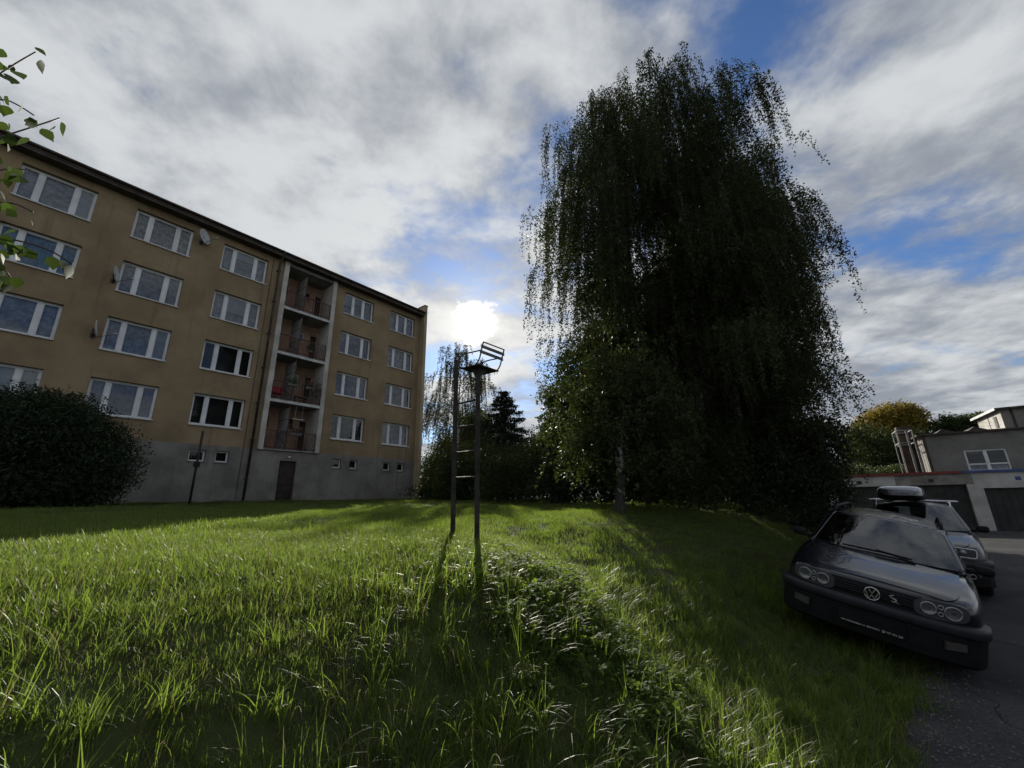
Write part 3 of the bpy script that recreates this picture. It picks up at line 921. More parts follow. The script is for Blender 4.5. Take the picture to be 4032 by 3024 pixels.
# ------------------------------------------------------------------ umpire's high seat
steel = mat('weathered_brown_steel', (0.038, 0.030, 0.027), 0.65, 0.3, 9.0, 0.3, 60.0, metal=0.25, spec=0.4)
pipe_m = mat('rusty_red_pipe', (0.085, 0.055, 0.048), 0.6, 0.25, 9.0, metal=0.2)
slat_m = mat('grey_wood_slat', (0.13, 0.12, 0.11), 0.75, 0.2, 8.0, 0.3, 40.0)
seat = empty('umpire_high_seat', (-0.40, 4.58, gz1(-.40, 4.58)), 0, 'rusty steel umpire high seat on two posts with rungs and slatted backrest', 'high seat')
ox, oy, oz = seat.location


def L3(p): return (p[0] - ox, p[1] - oy, p[2] - oz)


def post(name, x, y, ztop, half, parent, m_):
    b = MB(); zb = gz1(x, y) - .3
    b.box(x - ox - half, x - ox + half, y - oy - half, y - oy + half, zb - oz, ztop - oz)
    return b.build(name, m_, parent, bevel=.006)


post('post', -.400, 4.58, 1.395, .026, seat, steel)
post('post', -.692, 4.82, 1.69, .025, seat, steel)
for zz_ in (1.12, .828, .53, .244):
    b = MB(); b.tube([L3((-.692, 4.82, zz_ + .004)), L3((-.400, 4.58, zz_ - .004))], .0115, 8); b.build('rung', steel, seat, True)
ZPl = 1.512
Npt, Rpt, Lpt = Vector((-.384, 4.449, ZPl)), Vector((-.157, 4.723, ZPl)), Vector((-.610, 4.590, ZPl))
Fpt = Rpt + (Lpt - Npt)
b = MB()
th_ = .012
tops = [Npt, Rpt, Fpt, Lpt]
cen = Vector((-.400, 4.58, 1.40))
b.add([L3(p) for p in tops] + [L3(p - Vector((0, 0, th_))) for p in tops], [(3, 2, 1, 0), (4, 5, 6, 7), (0, 1, 5, 4), (1, 2, 6, 5), (2, 3, 7, 6), (3, 0, 4, 7)])
b.build('seat_plate', steel, seat)
# funnel under the plate
b = MB(); lo = [cen + Vector((dx, dy, -.005)) for dx, dy in ((.0, -.036), (.036, 0), (0, .036), (-.036, 0))]
mid = [(p * .42 + Vector((-.385, 4.60, ZPl)) * .58) - Vector((0, 0, .016)) for p in tops]
hi = [p - Vector((0, 0, .013)) for p in tops]
for A, B in ((lo, mid), (mid, hi)):
    for k in range(4):
        k2 = (k + 1) % 4
        b.add([L3(A[k]), L3(A[k2]), L3(B[k2]), L3(B[k])], [(0, 1, 2, 3)])
b.build('seat_support', steel, seat)


def bez(pts, n=8):
    """rounded polyline through the corner points"""
    pts = [Vector(p) for p in pts]; out = [pts[0]]
    for i in range(1, len(pts) - 1):
        a, c_, d = pts[i - 1], pts[i], pts[i + 1]
        k = .45
        p0 = c_ + (a - c_) * k; p1 = c_ + (d - c_) * k
        for j in range(n + 1):
            t = j / n; out.append(p0 * (1 - t) ** 2 + c_ * 2 * t * (1 - t) + p1 * t * t)
    out.append(pts[-1]); return out


dN = Vector((.056, 0, .269)); dR = Vector((.066, 0, .269))
pr = .0085
in_ = (Lpt - Npt).normalized()
for nm, P, D in (('back_post', Npt, dN), ('back_post', Rpt, dR)):
    b = MB(); b.tube([L3(p) for p in bez([P + in_ * .035 + Vector((0, 0, -.002)), P + D * .18, P + D * .5, P + D])], pr, 8); b.build(nm, pipe_m, seat, True)
b = MB(); b.tube([L3(Npt + dN), L3(Rpt + dR)], pr, 8); b.build('back_top_rail', pipe_m, seat, True)
for f in (.77, .53):
    b = MB(); a_, c_ = Npt + dN * f, Rpt + dR * (f - .01)
    ext = (c_ - a_).normalized() * .03
    off = -in_ * .012
    b.bar(L3(a_ - ext + off), L3(c_ + ext * .3 + off), .010, .038); b.build('back_slat', slat_m, seat, bevel=.002)
for P, D in ((Npt, dN), (Rpt, dR)):
    q0 = P + D * .62; d = Lpt - Npt
    pts_ = [q0, P + d * 1.06 + Vector((0, 0, .165)), P + d * 1.10 + Vector((0, 0, .03)), P + d * .98]
    b = MB(); b.tube([L3(p) for p in bez(pts_)], pr, 8); b.build('armrest', pipe_m, seat, True)
for fx_ in (.25, .6):
    p = Rpt + (Fpt - Rpt) * fx_ * .4 - Vector((0, 0, .012)); b = MB(); b.tube([L3(p), L3(p - Vector((0, 0, .03)))], .003, 5); b.build('bolt', steel, seat)

# single post with a bracket before the house
pp = empty('clothes_line_post', (-13.09, 17.0, gz1(-13.09, 17)), 0, 'lone dark steel post with small box bracket in front of the house', 'post')
b = MB(); b.tube([(0, 0, -.2), (0, 0, 3.03)], .045, 8); b.build('pole', steel, pp, True)
b = MB(); b.box(-.085, .085, -.075, .075, 1.52, 1.74); b.build('bracket', steel, pp)

# rail fence between the house corner and the trees
fence = empty('rail_fence', (-6.0, 30.4, 0), 0, 'low dark pipe rail fence running from the house corner into the trees', 'fence')
for k in range(5):
    fx_ = .2 + k * 2.3
    b = MB(); b.tube([(fx_, k * .05, -.1), (fx_, k * .05, 1.66)], .03, 6); b.build('fence_post', arm_m, fence)
for zz_ in (1.62, .45):
    b = MB(); b.tube([(0, 0, zz_), (9.6, .2, zz_ - .1)], .02, 6); b.build('rail', mat('galvanised_rail', (.22, .22, .21), .5, .1, metal=.3), fence)

# ------------------------------------------------------------------ vegetation builders
def leaf_tris(P, size, rs, aspect=.6, up=0.0):
    q4 = diamonds(P, size, rs, aspect * 1.25, up)
    return np.stack([q4[:, 1], q4[:, 2], q4[:, 3]], 1) * 1.0 + (q4[:, 0:1] - q4[:, 2:3]) * np.array([.35, .0, .35])[None, :, None]


bark_w = None


def birch_bark():
    if 'birch_bark' in MATS: return MATS['birch_bark']
    m = bpy.data.materials.new('birch_bark'); m.use_nodes = True
    t = NT(m.node_tree); bs = t.n['Principled BSDF']
    tcn = t.new('ShaderNodeTexCoord'); v = tcn.outputs['Object']
    mpn = t.new('ShaderNodeMapping'); t.put(mpn.inputs[0], v); mpn.inputs['Scale'].default_value = (5, 5, 14)
    n1 = t.noise(mpn.outputs[0], 1.0, 5, .6, .4)
    mp2 = t.new('ShaderNodeMapping'); t.put(mp2.inputs[0], v); mp2.inputs['Scale'].default_value = (5, 5, 2.2)
    n2 = t.noise(mp2.outputs[0], 1.0, 4, .6, .6)
    sp = t.new('ShaderNodeSeparateXYZ'); t.put(sp.inputs[0], v)
    low = t.ramp(sp.outputs[2], .2, 1.7, .30, 0)
    blk = t.math('MAXIMUM', t.ramp(n1, .60, .66), t.ramp(t.math('ADD', n2, low), .62, .70))
    t.put(bs.inputs['Base Color'], t.mix(blk, (.34, .325, .30, 1), (.030, .026, .023, 1)))
    bs.inputs['Roughness'].default_value = .8
    bp = t.new('ShaderNodeBump'); bp.inputs['Strength'].default_value = .5; bp.inputs['Distance'].default_value = .02
    t.put(bp.inputs['Height'], n2); t.l.new(bp.outputs[0], bs.inputs['Normal'])
    MATS['birch_bark'] = m; return m


dark_bark = mat('dark_bark', (0.045, 0.036, 0.028), 0.9, 0.25, 6.0, 0.6, 20.0)
birch_leaf = leaf_mat('birch_leaf', (0.022, 0.030, 0.010), (0.044, 0.056, 0.016), (0.055, 0.075, 0.014), .30, .55, .18)
lime_leaf = leaf_mat('lime_leaf', (0.020, 0.030, 0.010), (0.042, 0.058, 0.016), (0.075, 0.105, 0.018), .32, .55, .2)
yew_leaf = leaf_mat('yew_leaf', (0.016, 0.026, 0.012), (0.030, 0.045, 0.018), (0.02, 0.035, 0.01), .15, .6, .2)
fir_leaf = leaf_mat('fir_leaf', (0.015, 0.026, 0.014), (0.028, 0.042, 0.02), (0.02, 0.03, 0.012), .15, .6, .2)
gold_leaf = leaf_mat('yellow_autumn_leaf', (0.09, 0.075, 0.014), (0.28, 0.20, 0.025), (0.28, 0.20, 0.02), .4, .55, .25)
twig_m = mat('brown_twig', (0.05, 0.035, 0.028), .8)


def trunk_path(base, top, rs, n=9, wob=.12):
    base, top = np.array(base, float), np.array(top, float)
    out = []
    ph = rs.uniform(0, 6.28, 2)
    for k in range(n + 1):
        f = k / n
        p = base + (top - base) * f
        p[0] += wob * math.sin(f * 5 + ph[0]) * min(1, f * 3); p[1] += wob * math.sin(f * 4 + ph[1]) * min(1, f * 3)
        out.append(p)
    return np.array(out)


def along(path, f):
    f = np.clip(f, 0, 1) * (len(path) - 1); i = np.minimum(f.astype(int), len(path) - 2)
    k = (f - i)[:, None]
    return path[i] * (1 - k) + path[i + 1] * k


def birch(name, base, height, prof, r0, seed, label, cat, group, n_limb=34, strands=1500, lean=(0, 0), leaf=.061, lmat=None, hang=(.9, 2.6), f0=.2, drift=.22, side_bias=None):
    """prof(f, az) -> crown radius at height fraction f; weeping strands hang from arched limbs"""
    rs = np.random.default_rng(seed)
    lmat = lmat or birch_leaf
    bx, by = base; bz = gz1(bx, by)
    root = empty(name, (bx, by, bz), 0, label, cat, group)
    path = trunk_path((0, 0, -.2), (lean[0], lean[1], height * .97), rs)
    mb = MB(); nP = len(path)
    mb.tube([tuple(p) for p in path], [max(.015, r0 * (1 - k / (nP - 1)) ** .8 * (1.25 if k == 0 else 1)) for k in range(nP)], 10)
    mb.build('trunk', birch_bark(), root, True)
    limbs = MB(); LP = []; LW = []
    for i in range(n_limb):
        f = f0 + (.97 - f0) * ((i + rs.uniform(0, 1)) / n_limb)
        az = i * 2.39996 + rs.normal(0, .35)
        R = prof(f, az) * rs.uniform(.75, 1.06)
        p = along(path, np.array([f]))[0]
        el = math.radians(rs.uniform(38, 62)) * (1.0 if f < .9 else 1.2)
        pts_ = [p.copy()]; n = 7; st = R / n * 1.18
        for k in range(n):
            e2 = el - (k / n) ** 1.3 * math.radians(rs.uniform(75, 105))
            d = np.array([math.cos(az) * math.cos(e2), math.sin(az) * math.cos(e2), math.sin(e2)])
            az += rs.normal(0, .10)
            p = p + d * st; pts_.append(p.copy())
        pts_ = np.array(pts_)
        rad = r0 * .30 * (1 - f) ** .5 + .012
        limbs.tube([tuple(q_) for q_ in pts_], [max(.006, rad * (1 - k / n) ** .9) for k in range(n + 1)], 5, cap=False)
        LP.append(pts_); LW.append(R + .25)
    LW = np.array(LW); LW /= LW.sum()
    # strands
    which = rs.choice(len(LP), strands, p=LW)
    S0 = np.zeros((strands, 3)); S1 = np.zeros((strands, 3))
    for j, i in enumerate(which):
        f = np.array([rs.uniform(.22, 1.0) ** .75])
        S0[j] = along(LP[i], f)[0]
    S0 += rs.normal(0, 1, (strands, 3)) * np.array([.35, .35, .16])
    axis = along(path, np.clip(S0[:, 2] / height, 0, 1))
    outw = S0 - axis; outw[:, 2] = 0; outw /= np.linalg.norm(outw, axis=1)[:, None] + 1e-6
    Ls = rs.uniform(hang[0], hang[1], strands) * np.clip(.45 + S0[:, 2] / height, .4, 1.15)
    Ls = np.minimum(Ls, np.maximum(.5, S0[:, 2] - .35))
    nl = np.maximum(8, (Ls / .0195).astype(int))
    P = []; DD = []; tw = MB()
    for j in range(strands):
        m_ = nl[j]; s = np.sort(rs.uniform(0, 1, m_))
        sw = rs.normal(0, .10, 2)
        x = S0[j, 0] + outw[j, 0] * drift * np.sqrt(s) * 1.2 + sw[0] * s * s
        y = S0[j, 1] + outw[j, 1] * drift * np.sqrt(s) * 1.2 + sw[1] * s * s
        z = S0[j, 2] + .10 * np.sin(s * 3.0) - Ls[j] * s ** 1.25
        wd = .075 * (1 - s * .55)
        P.append(np.stack([x + rs.normal(0, 1, m_) * wd, y + rs.normal(0, 1, m_) * wd, z + rs.normal(0, .03, m_)], -1))
        if j % 2 == 0:
            ks = (0, .2, .45, .7, 1.0)
            tw.tube([(S0[j, 0] + outw[j, 0] * drift * math.sqrt(s_) * 1.2 + sw[0] * s_ * s_, S0[j, 1] + outw[j, 1] * drift * math.sqrt(s_) * 1.2 + sw[1] * s_ * s_,
                      S0[j, 2] + .10 * math.sin(s_ * 3) - Ls[j] * s_ ** 1.25) for s_ in ks], [.006, .005, .004, .003, .002], 3, cap=False)
    P = np.concatenate(P)
    P = P[P[:, 2] > .25]
    lo_ = limbs.build('limbs', dark_bark, root, True)
    tw.build('twigs', twig_m, root)
    tint = np.clip(.5 + .25 * np.sin(P[:, 0] * 1.3 + seed) * np.sin(P[:, 2] * .9) + rs.normal(0, .2, len(P)), 0, 1)
    np_mesh('crown', leaf_tris(P, leaf, rs, .80, .6), 3, lmat, root, tint)
    return root


def bushy(name, base, blobs, n_, leaf, lmat, label, cat, group, seed, trunk=None, shell=.55, aspect=.6, droop=0.2, spray=.12):
    """tree or shrub whose crown is leaf-sized faces spread through uneven clumps; blobs = (x,y,z,rx,ry,rz) about the base"""
    rs = np.random.default_rng(seed); n = int(n_ * 1.7)
    bx, by = base; bz = gz1(bx, by)
    root = empty(name, (bx, by, bz), 0, label, cat, group)
    st = MB()
    if trunk:
        h, r0 = trunk
        path = trunk_path((0, 0, -.2), (rs.normal(0, .2), rs.normal(0, .2), h), rs, 7, .08)
        st.tube([tuple(p) for p in path], [r0 * (1 - .75 * k / 7) for k in range(8)], 9)
    else:
        path = np.array([[0, 0, -.1], [0, 0, .5]])
    blobs = [np.array(b, float) for b in blobs]
    for b in blobs:
        a = along(path, np.array([rs.uniform(.35, .95)]))[0]
        mid_ = (a + b[:3]) / 2 + np.array([0, 0, .15 * b[5]])
        r1 = (trunk[1] * .32 if trunk else .03)
        st.tube([tuple(a), tuple(mid_), tuple(b[:3]), tuple(b[:3] + np.array([rs.normal(0, .4) * b[3], rs.normal(0, .4) * b[4], b[5] * .7]))], [r1, r1 * .7, r1 * .4, .008], 5, cap=False)
    st.build('trunk', dark_bark, root, True)
    vol = np.array([b[3] * b[4] * b[5] for b in blobs]) ** (2 / 3.); vol /= vol.sum()
    P = []
    for b, v in zip(blobs, vol):
        m_ = int(n * v)
        d = rs.normal(0, 1, (m_, 3)); d /= np.linalg.norm(d, axis=1)[:, None]
        # lumpy radius so the outline is uneven
        lump = 1 + .16 * np.sin(d[:, 0] * 5 + b[0] * 3) * np.sin(d[:, 1] * 4.3 + b[1] * 2) + .14 * np.sin(d[:, 2] * 6 + b[2] * 5 + d[:, 0] * 3)
        rr = rs.uniform(0, 1, m_) ** shell
        k = rs.integers(0, max(3, m_ // 55), m_)                # leaves gather in sprays
        cs = rs.normal(0, 1, (max(3, m_ // 55), 3)); cs /= np.linalg.norm(cs, axis=1)[:, None]
        cr = rs.uniform(.55, 1.02, len(cs))
        pick = rs.uniform(0, 1, m_) < .62
        D = d * (rr * lump)[:, None]
        D[pick] = cs[k[pick]] * cr[k[pick]][:, None] + rs.normal(0, spray, (pick.sum(), 3))
        P.append(b[:3] + D * b[3:6])
    P = np.concatenate(P); P = P[P[:, 2] > .05]
    tint = np.clip(.5 + .3 * np.sin(P[:, 0] * 2.1 + seed) * np.sin(P[:, 2] * 1.9 + 1) + rs.normal(0, .2, len(P)), 0, 1)
    np_mesh('crown', leaf_tris(P, leaf, rs, aspect, droop), 3, lmat, root, tint)
    return root


def conifer(name, base, h, rad, seed, label, cat, group, n=52000):
    rs = np.random.default_rng(seed); bx, by = base
    root = empty(name, (bx, by, gz1(bx, by)), 0, label, cat, group)
    st = MB(); st.tube([(0, 0, -.2), (0, 0, h * .5), (0, 0, h * .98)], [rad * .09, rad * .055, .01], 8); st.build('trunk', dark_bark, root, True)
    P = []; br = MB()
    nb = 90
    for i in range(nb):
        f = .06 + .93 * (i / nb) ** .9
        az = i * 2.39996 + rs.normal(0, .2); L = rad * (1 - f) ** .8 * rs.uniform(.75, 1.2) + .12
        z0 = h * f; m_ = int(n / nb * (L / rad * 1.5 + .15))
        s = rs.uniform(0.05, 1, m_) ** .7
        rise = rs.uniform(-.1, .25)
        x = math.cos(az) * L * s; y = math.sin(az) * L * s; z = z0 + L * (rise * s - .32 * s * s + .22 * s ** 4)
        wd = .10 + .20 * L * (1 - s) * .5
        P.append(np.stack([x + rs.normal(0, 1, m_) * wd, y + rs.normal(0, 1, m_) * wd, z - np.abs(rs.normal(0, .14, m_)) * (.4 + L * .35)], -1))
        br.tube([(0, 0, z0), (math.cos(az) * L * .55, math.sin(az) * L * .55, z0 + L * (rise * .55 - .1)), (math.cos(az) * L, math.sin(az) * L, z0 + L * (rise - .1))], [.03, .02, .005], 4, cap=False)
    br.build('branches', dark_bark, root)
    P = np.concatenate(P); P = P[P[:, 2] > .05]
    np_mesh('crown', leaf_tris(P, .13, rs, .34, .5), 3, fir_leaf, root, rs.uniform(0, 1, len(P)))
    return root


# ------------------------------------------------------------------ trees
G = 'birches beside the road'


def topf(f): return 1.0 if f < .78 else 1.0 - (f - .78) * 3.2
def pr_main(f, az): return 4.0 * (1 - ((f - .45) / .60) ** 2 * .45) * topf(f)
def pr_left(f, az): return 3.8 * (1 - max(0, f - .48) * 1.05) * (.80 if f < .3 else 1) * (1 if f < .9 else .6)
def pr_front(f, az): return 1.35 * (1 - abs(f - .35) * .8)
def pr_thin(f, az): return 2.8 * (1 - max(0, f - .5) * 1.5) * (1 if f < .8 else .8)
def pr_right(f, az): return 2.6 * (1 - ((f - .58) / .7) ** 2 * .85) * topf(f)


birch('birch_tree', (5.95, 13.0), 17.7, pr_main, .19, 31, 'tallest weeping birch with white trunk in the middle of the tree group', 'tree', G, 54, 2900, (.9, .2), f0=.10, hang=(1.0, 2.8))
birch('birch_tree', (4.6, 14.2), 18.0, pr_left, .17, 32, 'weeping birch forming the left side of the group, long strands hanging left', 'tree', G, 48, 2200, (.2, -.4), f0=.13, hang=(1.2, 3.2))
birch('birch_tree', (7.7, 13.9), 17.2, pr_thin, .17, 33, 'weeping birch with a white trunk right of the tallest one, thin at the top', 'tree', G, 46, 2100, (.7, .1), f0=.10, hang=(1.0, 2.8))
birch('birch_tree', (9.1, 15.0), 13.6, pr_right, .16, 34, 'shorter weeping birch at the right end of the tree group', 'tree', G, 44, 2900, (1.0, 0), f0=.08, hang=(.8, 2.2), drift=.12)
birch('birch_tree', (2.30, 9.5), 4.3, pr_front, .125, 35, 'slender young birch with black and white trunk foot on the lit lawn', 'tree', G, 44, 1050, (.9, 1.3), f0=.19, hang=(.3, .9), leaf=.07, lmat=lime_leaf)
# lower trees and shrubs in and behind the group
GS = 'shrubs under the birches'
bushy('shrub', (3.3, 11.2), [(0, 0, 1.5, 1.1, 1.0, 1.2), (.9, .3, 1.1, 1.0, .9, 1.0), (-.5, .4, 2.4, .8, .8, .9)], 12000, .085, lime_leaf, 'leafy shrub right behind the young birch trunk', 'shrub', GS, 51)
bushy('shrub', (5.3, 12.2), [(0, 0, 1.3, 1.2, 1.0, 1.3), (.8, .2, 1.6, 1.0, .9, 1.2)], 10000, .08, lime_leaf, 'dark shrub at the foot of the tallest birch', 'shrub', GS, 52)
bushy('shrub', (7.6, 12.9), [(0, 0, 1.2, 1.2, 1.1, 1.25), (.9, .4, 2.0, 1.0, 1.0, 1.2), (-.6, .6, 2.3, 1.0, 1.0, 1.3)], 14000, .08, yew_leaf, 'dark dense shrub between the birch trunks, left of the low one', 'shrub', GS, 53)
bushy('shrub', (8.95, 12.6), [(0, 0, 1.3, 1.0, 1.0, 1.3), (.5, .2, 2.5, .9, .9, 1.1)], 12000, .075, yew_leaf, 'dark rounded shrub low at the right end of the tree group, before the garages', 'shrub', GS, 54)
bushy('maple_tree', (7.2, 16.5), [(0, 0, 6.5, 2.4, 2.2, 2.6), (1.9, -.3, 5.0, 1.8, 1.8, 2.0), (3.0, .2, 7.6, 1.6, 1.6, 1.6), (-1.5, .2, 4.5, 1.8, 1.8, 2.0), (3.6, 0, 5.4, 1.4, 1.4, 1.5), (1.0, .2, 9.2, 1.7, 1.6, 1.7)], 50000, .14, lime_leaf,
      'dark broadleaf tree standing inside the birch group with rounded clumps', 'tree', None, 55, (9.0, .2), aspect=.8)
# the looser tree at the left flank of the group
bushy('rowan_tree', (3.6, 17.0), [(-.2, 0, 5.6, 1.6, 1.5, 1.5), (-1.0, .2, 4.0, 1.5, 1.4, 1.3), (.6, -.3, 3.2, 1.4, 1.4, 1.2), (-1.5, .3, 2.6, 1.1, 1.2, .9), (.5, .2, 6.9, 1.1, 1.1, 1.1), (1.3, 0, 5.0, 1.2, 1.2, 1.4)], 24000, .125, lime_leaf,
      'loose branching broadleaf tree left of the birches with sky showing through', 'tree', None, 56, (5.6, .15), aspect=.6)
GH = 'bushes closing the lawn'
bushy('hedge_bush', (-2.2, 22.0), [(0, -.1, .55, 2.6, .9, .8), (0, 0, 1.7, 1.7, 1.2, 1.7), (1.4, 0, 1.5, 1.5, 1.2, 1.5), (-1.4, 0, 1.3, 1.4, 1.1, 1.4)], 13000, .10, lime_leaf, 'dark bush behind the high seat posts, left end of the bush row', 'bush', GH, 61)
bushy('hedge_bush', (.7, 18.6), [(0, -.1, .55, 2.6, .9, .8), (0, 0, 1.4, 1.6, 1.2, 1.4), (1.2, .2, 1.6, 1.4, 1.2, 1.5), (-1.2, .2, 1.1, 1.2, 1.1, 1.1)], 13000, .09, lime_leaf, 'dark olive bush right of the high seat, in front of the dark conifer', 'bush', GH, 62)
bushy('hedge_bush', (2.6, 15.8), [(0, -.1, .55, 2.6, .9, .8), (0, 0, 1.4, 1.4, 1.1, 1.4), (.9, .2, 1.5, 1.2, 1.0, 1.5), (-.9, .1, 1.1, 1.0, 1.0, 1.1)], 13000, .085, yew_leaf, 'blackish bush below the loose tree at the right end of the bush row', 'bush', GH, 63)
bushy('hedge_bush', (-4.6, 27.5), [(0, -.1, .55, 2.6, .9, .8), (0, 0, 1.5, 1.6, 1.3, 1.5), (1.6, .3, 1.9, 1.4, 1.2, 1.8)], 9000, .11, lime_leaf, 'bush by the rail fence near the house corner', 'bush', GH, 64)
bushy('hedge_bush', (-6.6, 33.0), [(0, -.1, .55, 2.6, .9, .8), (0, 0, 1.6, 2.2, 1.3, 1.8), (2.4, .3, 1.7, 2.0, 1.2, 1.8)], 12000, .12, yew_leaf, 'dark bush just behind the rail fence beside the house corner', 'bush', GH, 67)
bushy('hedge_bush', (-2.6, 29.5), [(0, -.1, .55, 2.6, .9, .8), (0, 0, 1.8, 2.2, 1.3, 2.0), (2.4, .3, 2.0, 2.0, 1.2, 2.0)], 14000, .12, yew_leaf, 'tall dark bush behind the two posts of the high seat', 'bush', GH, 68)
bushy('hedge_bush', (6.2, 19.5), [(0, -.1, .55, 2.6, .9, .8), (0, 0, 1.6, 2.2, 1.2, 1.7), (2.2, .3, 1.8, 2.0, 1.2, 1.8)], 9000, .16, yew_leaf, 'dark bush behind the birch trunks, left of the two rear ones', 'bush', GH, 69)
bushy('hedge_bush', (10.4, 19.0), [(0, -.1, .55, 2.6, .9, .8), (0, 0, 1.6, 2.2, 1.2, 1.7), (2.0, .3, 1.5, 1.8, 1.2, 1.6)], 9000, .16, yew_leaf, 'dark bush behind the birch trunks near the garages', 'bush', GH, 70)
conifer('conifer', (-.55, 25.5), 6.9, 3.2, 71, 'dark pointed conifer rising right of the high seat', 'tree', None)


def pr_back(f, az): return 4.3 * (1 - abs(f - .45) * 1.0)


birch('birch_tree', (-5.0, 35.0), 13.4, pr_back, .16, 36, 'airy birch behind the house corner, left of the high seat', 'tree', 'birches beyond the fence', 34, 620, (.6, 0), leaf=.08, hang=(.9, 2.4), f0=.25)
bushy('maple_tree', (-4.2, 38.5), [(0, 0, 4.2, 2.6, 2.2, 2.6), (2.0, 0, 3.2, 2.2, 2.0, 2.4), (-2.0, .3, 3.4, 2.2, 2.0, 2.6), (.8, 0, 6.4, 2.0, 1.8, 2.0)], 24000, .15, lime_leaf, 'dark round tree beyond the rail fence under the airy birch', 'tree', None, 57, (5, .18), aspect=.8)
bushy('maple_tree', (3.2, 34.0), [(0, 0, 3.4, 3.0, 2.2, 2.6), (-3.0, 0, 2.8, 2.6, 2.0, 2.2), (3.4, 0, 3.4, 2.8, 2.0, 2.6)], 20000, .15, yew_leaf, 'low dark tree mass behind the conifer and bushes', 'tree', None, 58, (4, .18), aspect=.8)
# behind the garages
bushy('yellow_tree', (38.0, 41.0), [(-.6, 0, 7.6, 2.4, 2.2, 2.4), (1.6, 0, 8.6, 2.2, 2.0, 2.2), (-2.4, 0, 6.2, 2.0, 2.0, 2.2), (2.2, .3, 6.4, 1.6, 1.6, 1.6)], 26000, .19, gold_leaf, 'yellow turning tree behind the garages', 'tree', None, 59, (8.5, .25), aspect=.8)
bushy('oak_tree', (42.5, 38.5), [(0, 0, 7.4, 2.2, 2.0, 1.5), (1.8, 0, 7.9, 1.5, 1.5, 1.1), (-1.6, .2, 6.2, 1.5, 1.5, 1.2), (.2, .2, 4.4, 2.0, 1.6, 1.5)], 19000, .17, lime_leaf, 'dark green tree behind the garages right of the yellow tree', 'tree', None, 60, (7, .25), aspect=.8)
bushy('maple_tree', (36.5, 36.5), [(0, 0, 4.6, 2.8, 2.4, 2.6), (-2.6, 0, 4.2, 2.2, 2.0, 2.6), (2.6, 0, 4.0, 2.2, 2.0, 2.0), (-4.6, 0, 4.8, 2.0, 2.0, 3.0)], 24000, .17, lime_leaf, 'green tree mass under the yellow tree behind the garage roof', 'tree', None, 65, (4, .25), aspect=.8)
bushy('roof_ivy', (28.5, 30.5), [(0, 0, 2.9, 2.6, 1.0, .9), (2.6, -1.9, 2.9, 1.6, .9, .8), (-2.4, 1.9, 3.2, 1.8, .9, 1.0)], 14000, .10, lime_leaf, 'low dark bush growing over the back of the garage roof', 'bush', None, 66)

# big dark yew before the house
bushy('yew_bush', (-15.9, 13.4), [(0, 0, 1.7, 2.3, 2.2, 2.0), (-1.8, -.6, 1.9, 2.0, 1.9, 2.0), (1.15, .5, 1.35, 1.7, 1.6, 1.6), (-.3, .2, 3.0, 1.6, 1.5, .95), (-2.8, -1.4, 2.1, 1.8, 1.8, 1.9), (.5, -.2, 2.5, 1.5, 1.4, 1.1)], 66000, .13, yew_leaf,
      'huge round black-green yew bush in front of the house on the left', 'bush', None, 81, shell=.32, aspect=.30, spray=.11)
# unseen trunk carries the near twigs: young birch left of the camera
# ------------------------------------------------------------------ garages and the grey workshop behind them
g_ang = math.atan2(-.58, .815)
GP = (22.3, 20.2, ROAD_Z)
gar = empty('garage_row', GP, g_ang, 'row of white plastered garages with dark doors at the end of the road', 'garages')
white_p = mat('weathered_white_plaster', (0.55, 0.54, 0.51), 0.9, 0.15, 1.1, 0.3, 40.0, base2=(0.36, 0.34, 0.31))
bare_p = mat('bare_grey_render', (0.27, 0.25, 0.225), 0.9, 0.18, 1.4, 0.3, 30.0)
gdoor_m = mat('dark_garage_door', (0.032, 0.030, 0.028), 0.6, 0.2, 2.0)
red_m = mat('red_roof_edge', (0.22, 0.035, 0.03), 0.6, 0.15)
blue_m = mat('blue_roof_edge', (0.06, 0.10, 0.26), 0.6, 0.15)
# local: x along the front to the right, y inwards, z from the road
HT = 2.67; H0 = -.12
piers = [-14.1, -11.3, -8.5, -5.72, -2.93, -.12, 2.75, 5.6, 8.4]
for i, xc in enumerate(piers):
    b = MB(); wd = .27
    b.box(xc - wd, xc + wd, .0, .40, H0, 2.14); b.build('pillar', white_p, gar, bevel=.02)
for i in range(len(piers) - 1):
    a, c_ = piers[i], piers[i + 1]
    low = 2.12 if c_ < 0.1 else 1.92
    b = MB(); x0, x1 = (a - .27 if i == 0 else a), c_
    b.box(x0 + .001, x1 - .001, -.012, .40, low, HT)
    b.build('fascia', bare_p if i == 4 else white_p, gar)
    if low < 2: pass
    d = MB(); d.box(a + .27, c_ - .27, .22, .27, H0, low)
    n = 9
    for k in range(1, n):
        xx = a + .27 + (c_ - a - .54) * k / n
        d.box(xx - .008, xx + .008, .205, .22, 0, low - .02)
    do = d.build('garage_door', gdoor_m, gar)
    hd = MB(); xm = (a + c_) / 2; hd.box(xm - .06, xm + .06, .17, .205, .95, 1.0); hd.build('handle', zinc, do)
    v = MB(); xv = a + (1.35 if i != 5 else 1.45); v.box(xv - .09, xv + .09, -.03, -.013, 2.20 + .05, 2.40 + .02); v.build('vent', blue_m if i == 5 else gdoor_m, gar)
b = MB(); b.box(-14.4, 8.7, .41, 6.2, H0, HT - .03); b.build('wall', white_p, gar)
b = MB(); b.box(-14.45, 8.75, -.08, 6.3, HT + .002, HT + .07); b.build('roof', zinc, gar)
b = MB(); b.box(-14.45, -.45, -.10, -.082, HT - .03, HT + .09); b.build('roof_edge', red_m, gar)
b = MB(); b.box(-.445, 8.75, -.10, -.082, HT - .03, HT + .09); b.build('roof_edge', blue_m, gar)

